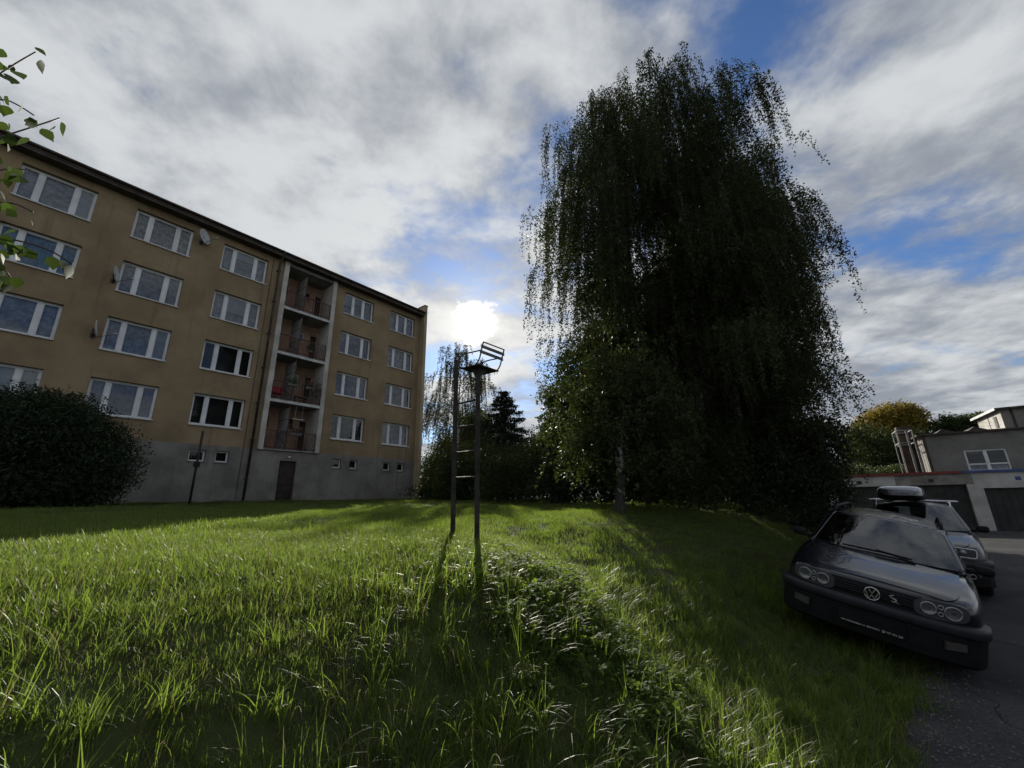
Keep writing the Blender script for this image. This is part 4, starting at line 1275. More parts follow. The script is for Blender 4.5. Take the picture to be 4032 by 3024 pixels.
ws = empty('grey_workshop', (GP[0], GP[1], GP[2]), g_ang, 'grey rendered workshop building above the garages with white window', 'building')
grey_r = mat('grey_render', (0.235, 0.225, 0.205), 0.92, 0.14, .8, 0.5, 45.0, speck=.4)
y0 = 2.5
zt = 4.80; zb = HT + .075
b = MB(); wall_with_holes(b, -1.05, 9.0, zb, zt, [(.40, 1.94, 2.79, 3.90), (4.2, 5.75, 2.79, 3.90)], .25, y=y0)
b.add([(-1.05, y0, zb), (-1.05, y0, zt), (-1.05, 9, zt), (-1.05, 9, zb)], [(0, 1, 2, 3)])
b.build('wall', grey_r, ws)
b = MB(); b.box(-1.04, 9.0, y0 + .8, 8.9, zb, zt - .01); b.build('inner_rooms', dark_room, ws)
b = MB(); b.box(-1.25, 9.2, y0 - .18, 9.0, zt + .002, zt + .09); b.build('roof', zinc, ws)
b = MB(); b.tube([(-.98, y0 - .09, zb), (-.98, y0 - .09, zt)], .045, 8); b.build('drain_pipe', zinc, ws)
for xw in (.40, 4.2):
    f = MB(); f.box(xw, xw + 1.54, y0 + .06, y0 + .13, 2.79, 2.87); f.box(xw, xw + 1.54, y0 + .06, y0 + .13, 3.82, 3.90)
    for xx in (xw, xw + .70, xw + 1.46): f.box(xx, xx + (.08 if xx != xw + .70 else .14), y0 + .06, y0 + .13, 2.87, 3.82)
    f.box(xw + .08, xw + 1.46, y0 + .075, y0 + .12, 3.12, 3.19)
    wo_ = f.build('window', pvc, ws)
    for xa, xb in ((xw + .07, xw + .71), (xw + .83, xw + 1.47)):
        p = MB(); p.add([(xa, y0 + .10, 2.86), (xb, y0 + .10, 2.86), (xb, y0 + .10, 3.83), (xa, y0 + .10, 3.83)], [(0, 1, 2, 3)]); p.build('pane', glass, wo_)
        p = MB(); p.add([(xa, y0 + .20, 2.86), (xb, y0 + .20, 2.86), (xb, y0 + .20, 3.12), (xa, y0 + .20, 3.12)], [(0, 1, 2, 3)]); p.build('half_curtain', lace, wo_)
# skylight wedges
for xs_, lbl in ((-.05, 'left'), (1.2, 'right')):
    b = MB(); a, c_ = xs_ - .35, xs_ + .62
    b.add([(a, 3.0, zt + .095), (c_, 3.0, zt + .095), (a + .35, 3.0, zt + .36), (a, 5, zt + .095), (c_, 5, zt + .095), (a + .35, 5, zt + .36)],
          [(0, 1, 2), (3, 5, 4), (0, 2, 5, 3), (1, 4, 5, 2)])
    b.build('skylight', zinc, ws)
# white penthouse on the workshop roof
ph = empty('roof_house', (GP[0], GP[1], GP[2]), g_ang, 'small white rooftop room on the workshop, at the right edge', 'building')
b = MB(); wall_with_holes(b, 2.35, 9.0, zt + .095, 5.95, [], .1, y=3.2)
b.build('wall', grey_r, ph)
b = MB(); b.add([(2.35, 3.2, zt + .095), (2.35, 3.2, 5.95), (2.35, 7, 5.95), (2.35, 7, zt + .095)], [(0, 1, 2, 3)])
b.build('side_wall', white_p, ph)
b = MB(); b.box(2.32, 2.347, 3.9, 4.25, 5.1, 5.7); b.build('window', gdoor_m, ph)
b = MB(); b.box(2.15, 9.2, 3.0, 7.2, 5.952, 6.05); b.build('roof', zinc, ph)
b = MB(); b.box(2.12, 2.148, 2.98, 7.2, 5.93, 6.06); b.build('roof_edge', pvc, ph)
b = MB(); b.tube([(2.75, 3.15, zt + .1), (2.75, 3.15, 5.95)], .04, 7); b.build('drain_pipe', zinc, ph)
# pale steel frame tower left of the workshop
ft = empty('steel_frame_tower', (GP[0], GP[1], GP[2]), g_ang, 'open pale steel frame standing left of the workshop wall', 'frame tower')
fm = mat('pale_painted_steel', (0.30, 0.30, 0.29), .5, .1)
for k, (x, y) in enumerate(((-1.95, 3.0), (-1.55, 3.0), (-1.28, 3.0), (-1.28, 4.4), (-1.95, 4.4))):
    b = MB(); b.box(x - .024, x + .024, y - .024, y + .024, HT + .08, 5.28); b.build('upright', fm, ft)
for zz_ in (5.26, 4.55):
    for a, c_ in (((-1.95, 3.0), (-1.28, 3.0)), ((-1.95, 4.4), (-1.28, 4.4)), ((-1.95, 3.04), (-1.95, 4.36)), ((-1.28, 3.04), (-1.28, 4.36))):
        b = MB(); b.bar((a[0], a[1], zz_), (c_[0], c_[1], zz_), .04, .05); b.build('crossbar', fm, ft)
b = MB(); b.box(-1.7, -1.05, 4.5, 5.1, HT + .1, 5.65); b.build('chimney_stack', mat('brown_brick_stack', (.09, .06, .05), .9, .2), ft)
am = empty('roof_aerial', (GP[0], GP[1], GP[2]), g_ang, 'thin wire aerial mast on the workshop roof', 'aerial')
b = MB(); b.tube([(-.75, 3.4, zt + .05), (-.75, 3.4, 6.4)], .012, 5); b.build('mast', zinc, am)
b = MB(); b.tube([(-1.2, 3.4, 5.3), (-.6, 3.4, 5.3)], .008, 4); b.build('crossarm', zinc, am)
am2 = empty('roof_aerial', (GP[0], GP[1], GP[2]), g_ang, 'comb shaped television aerial left of the white rooftop room', 'aerial')
b = MB(); b.tube([(2.2, 4.6, zt + .05), (2.2, 4.6, 5.85)], .014, 5); b.build('mast', zinc, am2)
for zz_ in (5.75, 5.5, 5.3):
    b = MB(); b.tube([(1.45, 4.6, zz_), (2.3, 4.6, zz_)], .007, 4); b.build('element', zinc, am2)
# ------------------------------------------------------------------ cars
paint_k = mat('black_blue_car_paint', (0.006, 0.006, 0.010), 0.22, 0.10, 2.0, spec=0.3, coat=0.65)
paint_b = mat('slate_blue_car_paint', (0.016, 0.020, 0.030), 0.3, 0.10, 2.0, spec=0.4, coat=0.5)
trim_m = mat('black_plastic_trim', (0.010, 0.010, 0.011), 0.6, 0.15, 8.0, 0.15, 120.0, spec=0.15)
bump_m = mat('dark_bumper_plastic', (0.018, 0.019, 0.024), 0.45, 0.12, 6.0, spec=0.3)
rubber = mat('tyre_rubber', (0.016, 0.016, 0.016), 0.85, 0.2, 8.0)
rim_m = mat('grey_wheel_rim', (0.20, 0.20, 0.21), 0.4, 0.15, 6.0, metal=0.7)
chrome = mat('dull_chrome', (0.55, 0.56, 0.58), 0.25, 0.05, metal=0.9)
lens_d = mat('dark_lamp_housing', (0.06, 0.062, 0.066), 0.30, 0.1, 6.0)
ring_m = mat('silver_lamp_ring', (0.26, 0.265, 0.27), 0.30, 0.05, metal=0.6)
lampglass = mat('lamp_reflector', (0.22, 0.225, 0.23), 0.15, 0.1, 10.0, metal=0.6)
fog_m = mat('smoked_side_lamp', (0.07, 0.066, 0.06), 0.3, 0.1)
screen = glass_mat('car_glass', (0.45, 0.50, 0.50), 1.25)
interior = mat('car_interior', (0.020, 0.020, 0.021), 0.9)
white_pr = mat('white_print', (0.55, 0.55, 0.53), 0.6)

_by = [0, .02, .05, .10, .16, .30, .60, 1.0, 1.6, 2.6, 3.4, 3.9, 4.2, 4.32]
_bb = [.30, .46, .60, .725, .79, .832, .848, .852, .852, .850, .842, .82, .76, .66]
_bh = [.700, .722, .742, .765, .785, .815, .868, .920, .935, .955, .965, .965, .955, .93]


def yf(x): return float(np.interp(abs(x), _bb[:8], _by[:8]))


class Car:
    def __init__(s, root, sx, sy, sz): s.r = root; s.k = (sx, sy, sz)
    def S(s, p): return (p[0] * s.k[0], p[1] * s.k[1], p[2] * s.k[2])
    def put(s, mb, name, m_, parent=None, **kw):
        mb.v = [s.S(p) for p in mb.v]
        return mb.build(name, m_, parent or s.r, **kw)


def rrect(cx_, cz_, w_, h_, off, rad=.5, n=40, rot=0., ex=4.0):
    """superellipse outline on the curved nose -> list of points (x, y, z)"""
    out = []
    for k in range(n):
        a = 2 * math.pi * k / n; c_, s_ = math.cos(a), math.sin(a)
        x = w_ / 2 * math.copysign(abs(c_) ** (2 / ex), c_); z = h_ / 2 * math.copysign(abs(s_) ** (2 / ex), s_)
        x, z = x * math.cos(rot) - z * math.sin(rot), x * math.sin(rot) + z * math.cos(rot)
        out.append((cx_ + x, yf(cx_ + x) - off, cz_ + z))
    return out


def plate_on_nose(cx_, cz_, w_, h_, off, depth, ex=4.0, rot=0., rings=4):
    mb = MB(); o = rrect(cx_, cz_, w_, h_, off, ex=ex, rot=rot); n = len(o)
    vs_ = []; fs_ = []
    for j in range(1, rings + 1):
        f = j / rings
        for p in rrect(cx_, cz_, w_ * f, h_ * f, off, ex=ex, rot=rot): vs_.append(p)
    vs_.append((cx_, yf(cx_) - off, cz_)); ci = len(vs_) - 1
    for k in range(n): fs_.append((ci, (k + 1) % n, k))
    for j in range(rings - 1):
        for k in range(n): fs_.append((j * n + k, j * n + (k + 1) % n, (j + 1) * n + (k + 1) % n, (j + 1) * n + k))
    b0 = len(vs_)
    for p in o: vs_.append((p[0], p[1] + depth, p[2]))
    e = (rings - 1) * n
    for k in range(n): fs_.append((e + k, e + (k + 1) % n, b0 + (k + 1) % n, b0 + k))
    return mb.add(vs_, fs_)


def ring_at(cx_, cz_, r, tube, off, n=22):
    mb = MB(); pts_ = []
    for k in range(n + 1):
        a = 2 * math.pi * k / n; x = cx_ + r * math.cos(a)
        pts_.append((x, yf(cx_) + (yf(x) - yf(cx_)) - off, cz_ + r * math.sin(a)))
    return mb.tube(pts_, tube, 6, cap=False)


def build_car(root, k, paint, golf=True):
    c = Car(root, *k)
    # ---- body below the belt line
    def prof(b, h):
        cr = .018
        return [(0, .20), (.55 * b, .195), (.86 * b, .20), (.965 * b, .26), (b, .40), (1.0 * b, .56), (.99 * b, h - .17), (.955 * b, h - .06), (.89 * b, h - .008), (.62 * b, h + cr * .6), (.3 * b, h + cr), (0, h + cr * 1.15)]
    st = []; ys = []
    for y in (0, .012, .03, .06, .10, .16, .24, .36, .52, .72, .92, 1.12, 1.4, 1.8, 2.3, 2.8, 3.3, 3.7, 4.0, 4.2, 4.30, 4.34):
        b = float(np.interp(y, _by, _bb)); h = float(np.interp(y, _by, _bh)); ys.append(y); st.append(prof(b, h))
    mb = MB(); npf = len(st[0]); full = 2 * npf - 2
    for y, p in zip(ys, st):
        ringp = [(x, y, z) for x, z in p] + [(-x, y, z) for x, z in p[-2:0:-1]]
        mb.v += ringp
    for i in range(len(ys) - 1):
        for j in range(full):
            a, b_ = i * full + j, i * full + (j + 1) % full
            mb.f.append((a, b_, b_ + full, a + full))
    mb.f.append(tuple(range(full))[::-1]); mb.f.append(tuple((len(ys) - 1) * full + j for j in range(full)))
    body = c.put(mb, 'body', paint, None, smooth=True, sub=1)
    # wheel wells cut out
    cutters = []
    for yy in (.84, 3.31):
        for sx in (-1, 1):
            m2 = MB(); n = 28
            for xx in (sx * .60, sx * 1.0):
                m2.v += [c.S((xx, yy + .335 * math.cos(2 * math.pi * q_ / n), .30 + .335 * math.sin(2 * math.pi * q_ / n))) for q_ in range(n)]
            m2.f = [tuple(range(n)), tuple(range(2 * n - 1, n - 1, -1))] + [(q_, n + q_, n + (q_ + 1) % n, (q_ + 1) % n) for q_ in range(n)]
            co = m2.build('cutter', trim_m); co.parent = root; cutters.append(co)
            bo = body.modifiers.new('arch', 'BOOLEAN'); bo.object = co; bo.operation = 'DIFFERENCE'; bo.solver = 'EXACT'
    bpy.context.view_layer.update()
    dg = bpy.context.evaluated_depsgraph_get()
    me = bpy.data.meshes.new_from_object(body.evaluated_get(dg))
    body.modifiers.clear(); body.data = me
    for co in cutters: bpy.data.objects.remove(co)
    # hood seam lines
    hood = MB()
    def top(u, v):
        y = .05 + .95 * v; b = float(np.interp(y, _by, _bb)) * .80; h = float(np.interp(y, _by, _bh))
        x = u * b; f = abs(x) / (b / .80)
        z = h + .018 * (1.15 - .85 * (f / .62) ** 2 * .9 if f < .62 else .6 - (f - .62) / .27 * 1.05) + .007
        return (x, y + .04 * (1 - u * u) * 0, z)
    hood.grid(top, 22, 16, -1, 1, .04, .985)
    c.put(hood, 'bonnet', paint, None, smooth=True)
    # ---- greenhouse
    Z0, Z1 = .925, 1.335
    def F(u, v):
        yb, yt = .98 + .17 * u * u, 1.70 + .10 * u * u
        xb, xt = .755 * u, .585 * u
        return Vector((xb + (xt - xb) * v, yb + (yt - yb) * v - .018 * math.sin(v * math.pi), Z0 + (Z1 + .028 * (1 - u * u) - Z0) * v))
    def Sd(sgn):
        def f(s, v):
            yb, yt = 1.15 + 3.05 * s, 1.80 + 2.20 * s
            xb, xt = .755 + .03 * math.sin(s * 3.14) - .03 * s, .585 + .03 * math.sin(s * 3.14) - .02 * s
            return Vector((sgn * (xb + (xt - xb) * v ** 1.15), yb + (yt - yb) * v, Z0 + (Z1 - Z0) * v))
        return f
    def Rf(u, s):
        y0_, y1_ = 1.70 + .10 * u * u, 4.00 - .06 * u * u
        w_ = .585 + .03 * math.sin(s * 3.14) - .02 * s
        return Vector((w_ * u, y0_ + (y1_ - y0_) * s, Z1 + (.028 + .035 * math.sin(s * 3.14)) * (1 - u * u)))
    def Bk(u, v):
        yb, yt = 4.20 - .03 * u * u, 4.00 - .06 * u * u
        xb, xt = .725 * u, .565 * u
        return Vector((xb + (xt - xb) * v, yb + (yt - yb) * v, Z0 + (Z1 + .028 * (1 - u * u) - Z0) * v))
    cab = MB()
    # pillars and roof only: the openings stay open for the glass
    cab.grid(Rf, 14, 14, -1, 1, 0, 1)
    for a, b_, p0, p1 in ((-1, -.91, 0, 1), (.91, 1, 0, 1), (-.91, .91, .94, 1), (-.91, .91, 0, .04)):
        cab.grid(F, max(2, int(14 * (b_ - a) / 2)), max(2, int(8 * (p1 - p0))), a, b_, p0, p1)
    for sg in (-1, 1):
        f = Sd(sg)
        for a, b_, p0, p1 in ((0, .03, 0, 1), (.30, .335, 0, 1), (.63, .665, 0, 1), (.95, 1, 0, 1), (.03, .95, .92, 1), (.03, .95, 0, .05)):
            cab.grid(f, max(2, int(14 * (b_ - a))), max(1, int(8 * (p1 - p0))), a, b_, p0, p1, flip=sg < 0)
    for a, b_, p0, p1 in ((-1, -.86, 0, 1), (.86, 1, 0, 1), (-.86, .86, .9, 1), (-.86, .86, 0, .06)):
        cab.grid(Bk, max(2, int(10 * (b_ - a) / 2)), max(2, int(6 * (p1 - p0))), a, b_, p0, p1, flip=True)
    cabo = c.put(cab, 'cabin', paint, None, smooth=True)
    cabo.modifiers.new('t', 'SOLIDIFY').thickness = .02
    ws_ = MB(); ws_.grid(lambda u, v: F(u, v) + Vector((0, -.004, .003)), 18, 10, -.93, .93, .02, .96)
    wo_ = c.put(ws_, 'windscreen', screen, None, smooth=True)
    for sg in (-1, 1):
        f = Sd(sg)
        for a, b_ in ((.025, .305), (.33, .635), (.66, .955)):
            m2 = MB(); m2.grid(lambda s, v, f=f, sg=sg: f(s, v) + Vector((sg * .003, 0, 0)), 6, 5, a, b_, .04, .93, flip=sg < 0); c.put(m2, 'side_window', screen, None, smooth=True)
    m2 = MB(); m2.grid(lambda u, v: Bk(u, v) + Vector((0, .004, 0)), 10, 5, -.87, .87, .05, .92, flip=True); c.put(m2, 'rear_window', screen, None, smooth=True)
    # inside: dash, seats, floor
    m2 = MB(); m2.box(-.68, .68, 1.18, 1.5, .62, .905); m2.box(-.70, .70, 1.2, 4.1, .50, .60)
    for sx in (-.36, .36):
        m2.box(sx - .24, sx + .24, 1.95, 2.5, .6, .78); m2.box(sx - .23, sx + .23, 2.42, 2.56, .78, 1.12); m2.box(sx - .12, sx + .12, 2.46, 2.54, 1.14, 1.27)
    m2.box(-.6, .6, 3.25, 3.4, .6, 1.1)
    c.put(m2, 'interior', interior)
    # rubber seal round the screen, wiper
    m2 = MB(); m2.tube([F(u, .03) + Vector((0, -.012, .004)) for u in np.linspace(-.95, .95, 15)], .011, 6, cap=False)
    c.put(m2, 'screen_seal', trim_m)
    m2 = MB(); pts_ = [F(u, v) + Vector((0, -.03, .018)) for u, v in ((-.50, .075), (-.2, .09), (.12, .10), (.40, .075))]
    m2.tube(pts_, .012, 6); m2.tube([F(.40, .0) + Vector((0, -.03, .02)), F(.22, .06) + Vector((0, -.05, .03)), F(-.05, .10) + Vector((0, -.04, .03))], .014, 6)
    m2.tube([F(.40, .0) + Vector((0, -.03, -.02)), F(.40, .0) + Vector((0, -.03, .03))], .026, 8)
    c.put(m2, 'wiper', trim_m)
    # ---- bumper with lower apron
    path = [(x, yf(x) - .040) for x in np.linspace(-.70, .70, 17)]
    side = [(.785, .10), (.832, .18), (.850, .30), (.856, .42)]
    path = [(-x, y) for x, y in side[::-1]] + path + side
    sec = [(.0, .468), (-.020, .472), (-.030, .49), (-.030, .545), (-.020, .568), (.0, .576), (.05, .576), (.05, .468)]
    m2 = MB(); ns = len(sec)
    for i, (x, y) in enumerate(path):
        a = path[max(i - 1, 0)]; b_ = path[min(i + 1, len(path) - 1)]
        t_ = Vector((b_[0] - a[0], b_[1] - a[1], 0)).normalized(); nrm = Vector((-t_.y, t_.x, 0))
        for d, z in sec: m2.v.append((x + nrm.x * d, y + nrm.y * d, z))
    for i in range(len(path) - 1):
        for j in range(ns): m2.f.append((i * ns + j, i * ns + (j + 1) % ns, (i + 1) * ns + (j + 1) % ns, (i + 1) * ns + j))
    m2.f += [tuple(range(ns)), tuple((len(path) - 1) * ns + j for j in range(ns - 1, -1, -1))]
    bu = c.put(m2, 'bumper', bump_m, None, smooth=True)
    bu.modifiers.new('e', 'EDGE_SPLIT').split_angle = math.radians(50)
    m2 = MB()
    sec2 = [(.03, .19), (.0, .22), (-.004, .30), (-.004, .466), (.06, .466), (.06, .19)]; ns = len(sec2)
    for i, (x, y) in enumerate(path):
        a = path[max(i - 1, 0)]; b_ = path[min(i + 1, len(path) - 1)]
        t_ = Vector((b_[0] - a[0], b_[1] - a[1], 0)).normalized(); nrm = Vector((-t_.y, t_.x, 0))
        for d, z in sec2: m2.v.append((x + nrm.x * d, y + nrm.y * d, z))
    for i in range(len(path) - 1):
        for j in range(ns): m2.f.append((i * ns + j, i * ns + (j + 1) % ns, (i + 1) * ns + (j + 1) % ns, (i + 1) * ns + j))
    m2.f += [tuple(range(ns)), tuple((len(path) - 1) * ns + j for j in range(ns - 1, -1, -1))]
    ap = c.put(m2, 'apron', trim_m, None)
    for sx in (-1, 1):
        m2 = MB(); m2.add([(sx * x_, yf(.62) - .066 + (x_ - .62) * .62, z_) for x_, z_ in ((.56, .335), (.70, .345), (.70, .412), (.56, .408))], [(0, 1, 2, 3)] if sx > 0 else [(3, 2, 1, 0)])
        fo = c.put(m2, 'front_indicator', fog_m); fo.modifiers.new('t', 'SOLIDIFY').thickness = .03
    # ---- wheels
    for yy in (.84, 3.31):
        for sx in (-1, 1):
            m2 = MB(); n = 28; secw = [(.63, .19), (.63, .275), (.66, .298), (.74, .302), (.80, .298), (.825, .275), (.825, .195)]
            for q_ in range(n):
                a = 2 * math.pi * q_ / n
                for xx, rr in secw: m2.v.append((sx * xx, yy + rr * math.cos(a), .30 + rr * math.sin(a)))
            nw = len(secw)
            for q_ in range(n):
                for j in range(nw - 1):
                    a = q_ * nw + j; b_ = ((q_ + 1) % n) * nw + j
                    m2.f.append((a, a + 1, b_ + 1, b_))
            wh = c.put(m2, 'wheel', rubber, None, smooth=True)
            m2 = MB(); n = 20
            m2.v = [(sx * .80, yy, .30)] + [(sx * .815, yy + .195 * math.cos(2 * math.pi * q_ / n), .30 + .195 * math.sin(2 * math.pi * q_ / n)) for q_ in range(n)]
            m2.f = [(0, 1 + q_, 1 + (q_ + 1) % n) for q_ in range(n)]
            for q_ in range(5):
                a = 2 * math.pi * q_ / 5
                m2.bar((sx * .818, yy, .30), (sx * .818, yy + .18 * math.cos(a), .30 + .18 * math.sin(a)), .05, .02, up=(1, 0, 0))
            c.put(m2, 'rim', rim_m, wh)
    # ---- mirrors
    for sx in (-1, 1):
        m2 = MB(); cxm, cym, czm = sx * .90, 1.36, .99
        def mir(u, v):
            a = u * 2 * math.pi; rr = math.sin(v * math.pi) ** .55
            return (cxm + .085 * rr * math.copysign(abs(math.cos(a)) ** .6, math.cos(a)), cym - .05 * math.cos(v * math.pi) , czm + .055 * rr * math.copysign(abs(math.sin(a)) ** .6, math.sin(a)))
        m2.grid(mir, 20, 8); m2.bar((sx * .74, 1.36, .945), (sx * .86, 1.36, .975), .07, .05)
        c.put(m2, 'mirror', trim_m, None, smooth=True)
    # ---- roof rails
    for sx in (-1, 1):
        m2 = MB(); zt_ = Z1 + .075
        m2.tube([(sx * .56, 1.92, Z1 - .005), (sx * .56, 2.02, zt_ - .015), (sx * .565, 2.2, zt_), (sx * .57, 3.5, zt_), (sx * .56, 3.72, zt_ - .015), (sx * .55, 3.82, Z1 - .005)], .020, 8)
        m2.box(sx * .56 - .018, sx * .56 + .018, 2.8, 2.88, Z1 - .01, zt_)
        c.put(m2, 'roof_rail', trim_m if golf else chrome, None, smooth=True)
    return c


yawc, rollc, pitc = math.radians(-43.95), math.radians(12.58), math.radians(.5)
golf = empty('parked_car', (3.803, 5.026, -1.697), 0, 'old black hatchback estate with round twin headlights, tilted on the grass verge', 'car', 'cars parked along the verge')
golf.matrix_world = Matrix.Translation((3.803, 5.026, -1.697)) @ (Matrix.Rotation(yawc, 4, 'Z') @ Matrix.Rotation(rollc, 4, 'Y') @ Matrix.Rotation(pitc, 4, 'X'))
cg = build_car(golf, (1, 1, 1), paint_k, True)
# nose: grille band, twin lamps, round badge, emblem, plate holder
m = plate_on_nose(0, .675, 1.30, .130, .012, .05, 9.0); cg.put(m, 'grille_panel', trim_m)
gr = MB()
for zz_ in (.635, .660, .685, .710):
    gr.tube([(x, yf(x) - .022, zz_) for x in np.linspace(-.33, .33, 15)], .0055, 6)
cg.put(gr, 'grille_slats', bump_m)
for sx in (-1, 1):
    hl = cg.put(plate_on_nose(sx * .520, .668, .395, .172, .020, .06, 3.4, rot=sx * .05), 'headlight', lens_d)
    for xx, rr in ((.605, .060), (.43, .056)):
        cg.put(ring_at(sx * xx, .668, rr, .0095, .030), 'lamp_ring', ring_m, hl, smooth=True)
        m = MB(); n = 20
        m.v = [(sx * xx, yf(xx) - .016, .668)] + [(sx * xx + rr * .86 * math.cos(2 * math.pi * q_ / n), yf(sx * xx + rr * .86 * math.cos(2 * math.pi * q_ / n)) - .026, .668 + rr * .86 * math.sin(2 * math.pi * q_ / n)) for q_ in range(n)]
        m.f = [(0, 1 + (q_ + 1) % n, 1 + q_) for q_ in range(n)]
        cg.put(m, 'reflector', lampglass, hl, smooth=True)
    for zz_ in (.70, .635):
        cg.put(ring_at(sx * .518, zz_, .019, .008, .028, 14), 'small_lamp', ring_m, hl, smooth=True)
bd = cg.put(ring_at(0, .655, .064, .0065, .034, 28), 'badge', chrome, None, smooth=True)
m = MB(); yb_ = -.034
for a, b_ in (((-.030, .053), (0, .004)), ((.030, .053), (0, .004)), ((-.055, .030), (-.024, -.052)), ((.055, .030), (.024, -.052)), ((-.024, -.052), (0, -.004)), ((.024, -.052), (0, -.004))):
    m.bar((a[0], yb_, .655 + a[1]), (b_[0], yb_, .655 + b_[1]), .010, .011, up=(0, -1, 0))
cg.put(m, 'letters', chrome, bd)
m = plate_on_nose(0, .655, .122, .122, .026, .02, 2.0); cg.put(m, 'badge_disc', paint_k, bd)
m = MB(); em = [(.175, .700), (.150, .690), (.140, .678), (.160, .668), (.188, .660), (.196, .645), (.180, .632), (.156, .636), (.205, .628), (.222, .622)]
m.tube([(x, yf(x) - .030, z) for x, z in em], [.004, .007, .009, .010, .011, .012, .012, .008, .006, .003], 6); cg.put(m, 'grille_emblem', ring_m, None, smooth=True)
m = MB(); m.box(-.27, .27, -.085, -.050, .305, .44); cg.put(m, 'plate_holder', trim_m)


def text_mesh(body, size, m_, parent, loc, width=None):
    cu = bpy.data.curves.new('lettering', 'FONT'); cu.body = body; cu.size = size; cu.align_x = 'CENTER'; cu.extrude = .0008
    o = bpy.data.objects.new('lettering_curve', cu); C.objects.link(o)
    bpy.context.view_layer.update()
    me = bpy.data.meshes.new_from_object(o.evaluated_get(bpy.context.evaluated_depsgraph_get()))
    bpy.data.objects.remove(o)
    xs_ = np.array([v.co.x for v in me.vertices]); sc_ = (width / (xs_.max() - xs_.min())) if width else 1
    for v in me.vertices:
        x, y, z = v.co
        v.co = (loc[0] + (x - (xs_.max() + xs_.min()) / 2) * sc_, loc[1] - z, loc[2] + y)
    return link_mesh('lettering', me, m_, parent)


text_mesh('www.barvystabor.cz  BENZINA  \u260e 737 273 333', .026, white_pr, golf, (0, -.0865, .311), .50)

car2 = empty('parked_car', uw(10.55, .14, -1.80), 0, 'slate blue estate car with roof rails parked behind the black one', 'car', 'cars parked along the verge')
car2.matrix_world = Matrix.Translation(uw(10.9, .32, -1.77)) @ (Matrix.Rotation(math.radians(-44.5), 4, 'Z') @ Matrix.Rotation(math.radians(3.0), 4, 'Y'))
c2 = build_car(car2, (1.05, 1.05, 1.115), paint_b, False)
m = plate_on_nose(0, .665, .62, .12, .014, .05, 6.0); c2.put(m, 'grille_panel', trim_m)
led = mat('clear_lamp_edge', (0.70, 0.72, 0.75), 0.3, 0.05)
for sx in (-1, 1):
    hl = c2.put(plate_on_nose(sx * .545, .690, .33, .145, .022, .06, 7.0, rot=-sx * .10), 'headlight', lens_d)
    o = rrect(sx * .545, .690, .315, .130, .030, ex=7.0, rot=-sx * .10); m = MB(); m.tube(o + [o[0]], .008, 6, cap=False); c2.put(m, 'lamp_edge', led, hl, smooth=True)
    m = MB(); m.grid(lambda u, v: (sx * .545 + .05 * math.sin(v * 3.14) * math.cos(u * 6.283), yf(.545) - .02 - .035 * math.cos(v * 1.57), .69 + .05 * math.sin(v * 3.14) * math.sin(u * 6.283)), 16, 6); c2.put(m, 'projector', lampglass, hl, smooth=True)
    m = plate_on_nose(sx * .60, .36, .15, .09, .11, .05, 3.0); fo = c2.put(m, 'fog_lamp', trim_m)
    c2.put(ring_at(sx * .60, .36, .032, .008, .118, 16), 'fog_ring', ring_m, fo, smooth=True)
# crossbars belong to the car; the box is its own thing
for yy in (2.25, 3.15):
    m = MB(); m.box(-.70, .70, yy - .03, yy + .03, 1.418, 1.440); c2.put(m, 'crossbar', chrome, None, bevel=.006)
bx_m = mat('glossy_black_box', (0.022, 0.023, 0.026), 0.22, 0.1, 3.0, coat=.6)
box = empty('roof_box', (0, 0, 0), 0, 'glossy black roof box carried on the bars of the blue car', 'roof box')
box.matrix_world = car2.matrix_world @ Matrix.Translation((-.14, 0, -.03))
m = MB()


def shell(sgn):
    def f(u, v):
        # u along the length, v across
        y = 1.25 + 2.2 * u; e = 1 - (2 * u - 1) ** 6
        wd = .39 * (1 - abs(2 * u - 1) ** 5 * .45); a = (v - .5) * math.pi
        x = wd * math.copysign(abs(math.sin(a)) ** .55, a)
        h = (.21 if sgn > 0 else -.12) * (max(0, math.cos(a)) ** .5) * (max(0, 1 - abs(2 * u - 1) ** (3.2 if sgn > 0 else 5)) ** .6)
        return (x, y, 1.735 + h)
    return f


m.grid(shell(1), 26, 18); m.build('lid', bx_m, box, True)
m = MB(); m.grid(shell(-1), 26, 18, flip=True); m.build('tray', trim_m, box, True)
m = MB(); m.box(-.05, .05, 1.272, 1.30, 1.73, 1.75); m.build('maker_plate', chrome, box)
for yy in (2.36, 3.31):
    for sx in (-.2, .2):
        m = MB(); m.box(sx - .03, sx + .03, yy - .02, yy + .02, 1.585, 1.62); m.build('clamp', trim_m, box)
# ------------------------------------------------------------------ near twigs of a young birch left of the camera
near_leaf = leaf_mat('near_birch_leaf', (0.024, 0.042, 0.012), (0.048, 0.080, 0.02), (0.10, 0.16, 0.025), .4, .5, .15, True)
twig_l = mat('purple_brown_twig', (0.06, 0.045, 0.05), .6)
yb = empty('young_birch', (-3.15, 1.05, gz1(-3.15, 1.05)), 0, 'young birch at the left edge, only its leafy twigs reach into view', 'tree')
zo = yb.location.z
m = MB(); m.tube([(0, 0, -.2), (.05, .02, 1.2), (.0, .08, 2.4), (.12, .12, 3.6)], [.05, .042, .032, .012], 9); m.build('trunk', birch_bark(), yb, True)


def rayp(px, py, Y):
    d = _R * ((px - 2016) / 1599.4) + _U * ((1512 - py) / 1599.4) + _f0
    p = d * (Y / d.y); return Vector((p.x + 3.15, p.y - 1.05, p.z - zo))


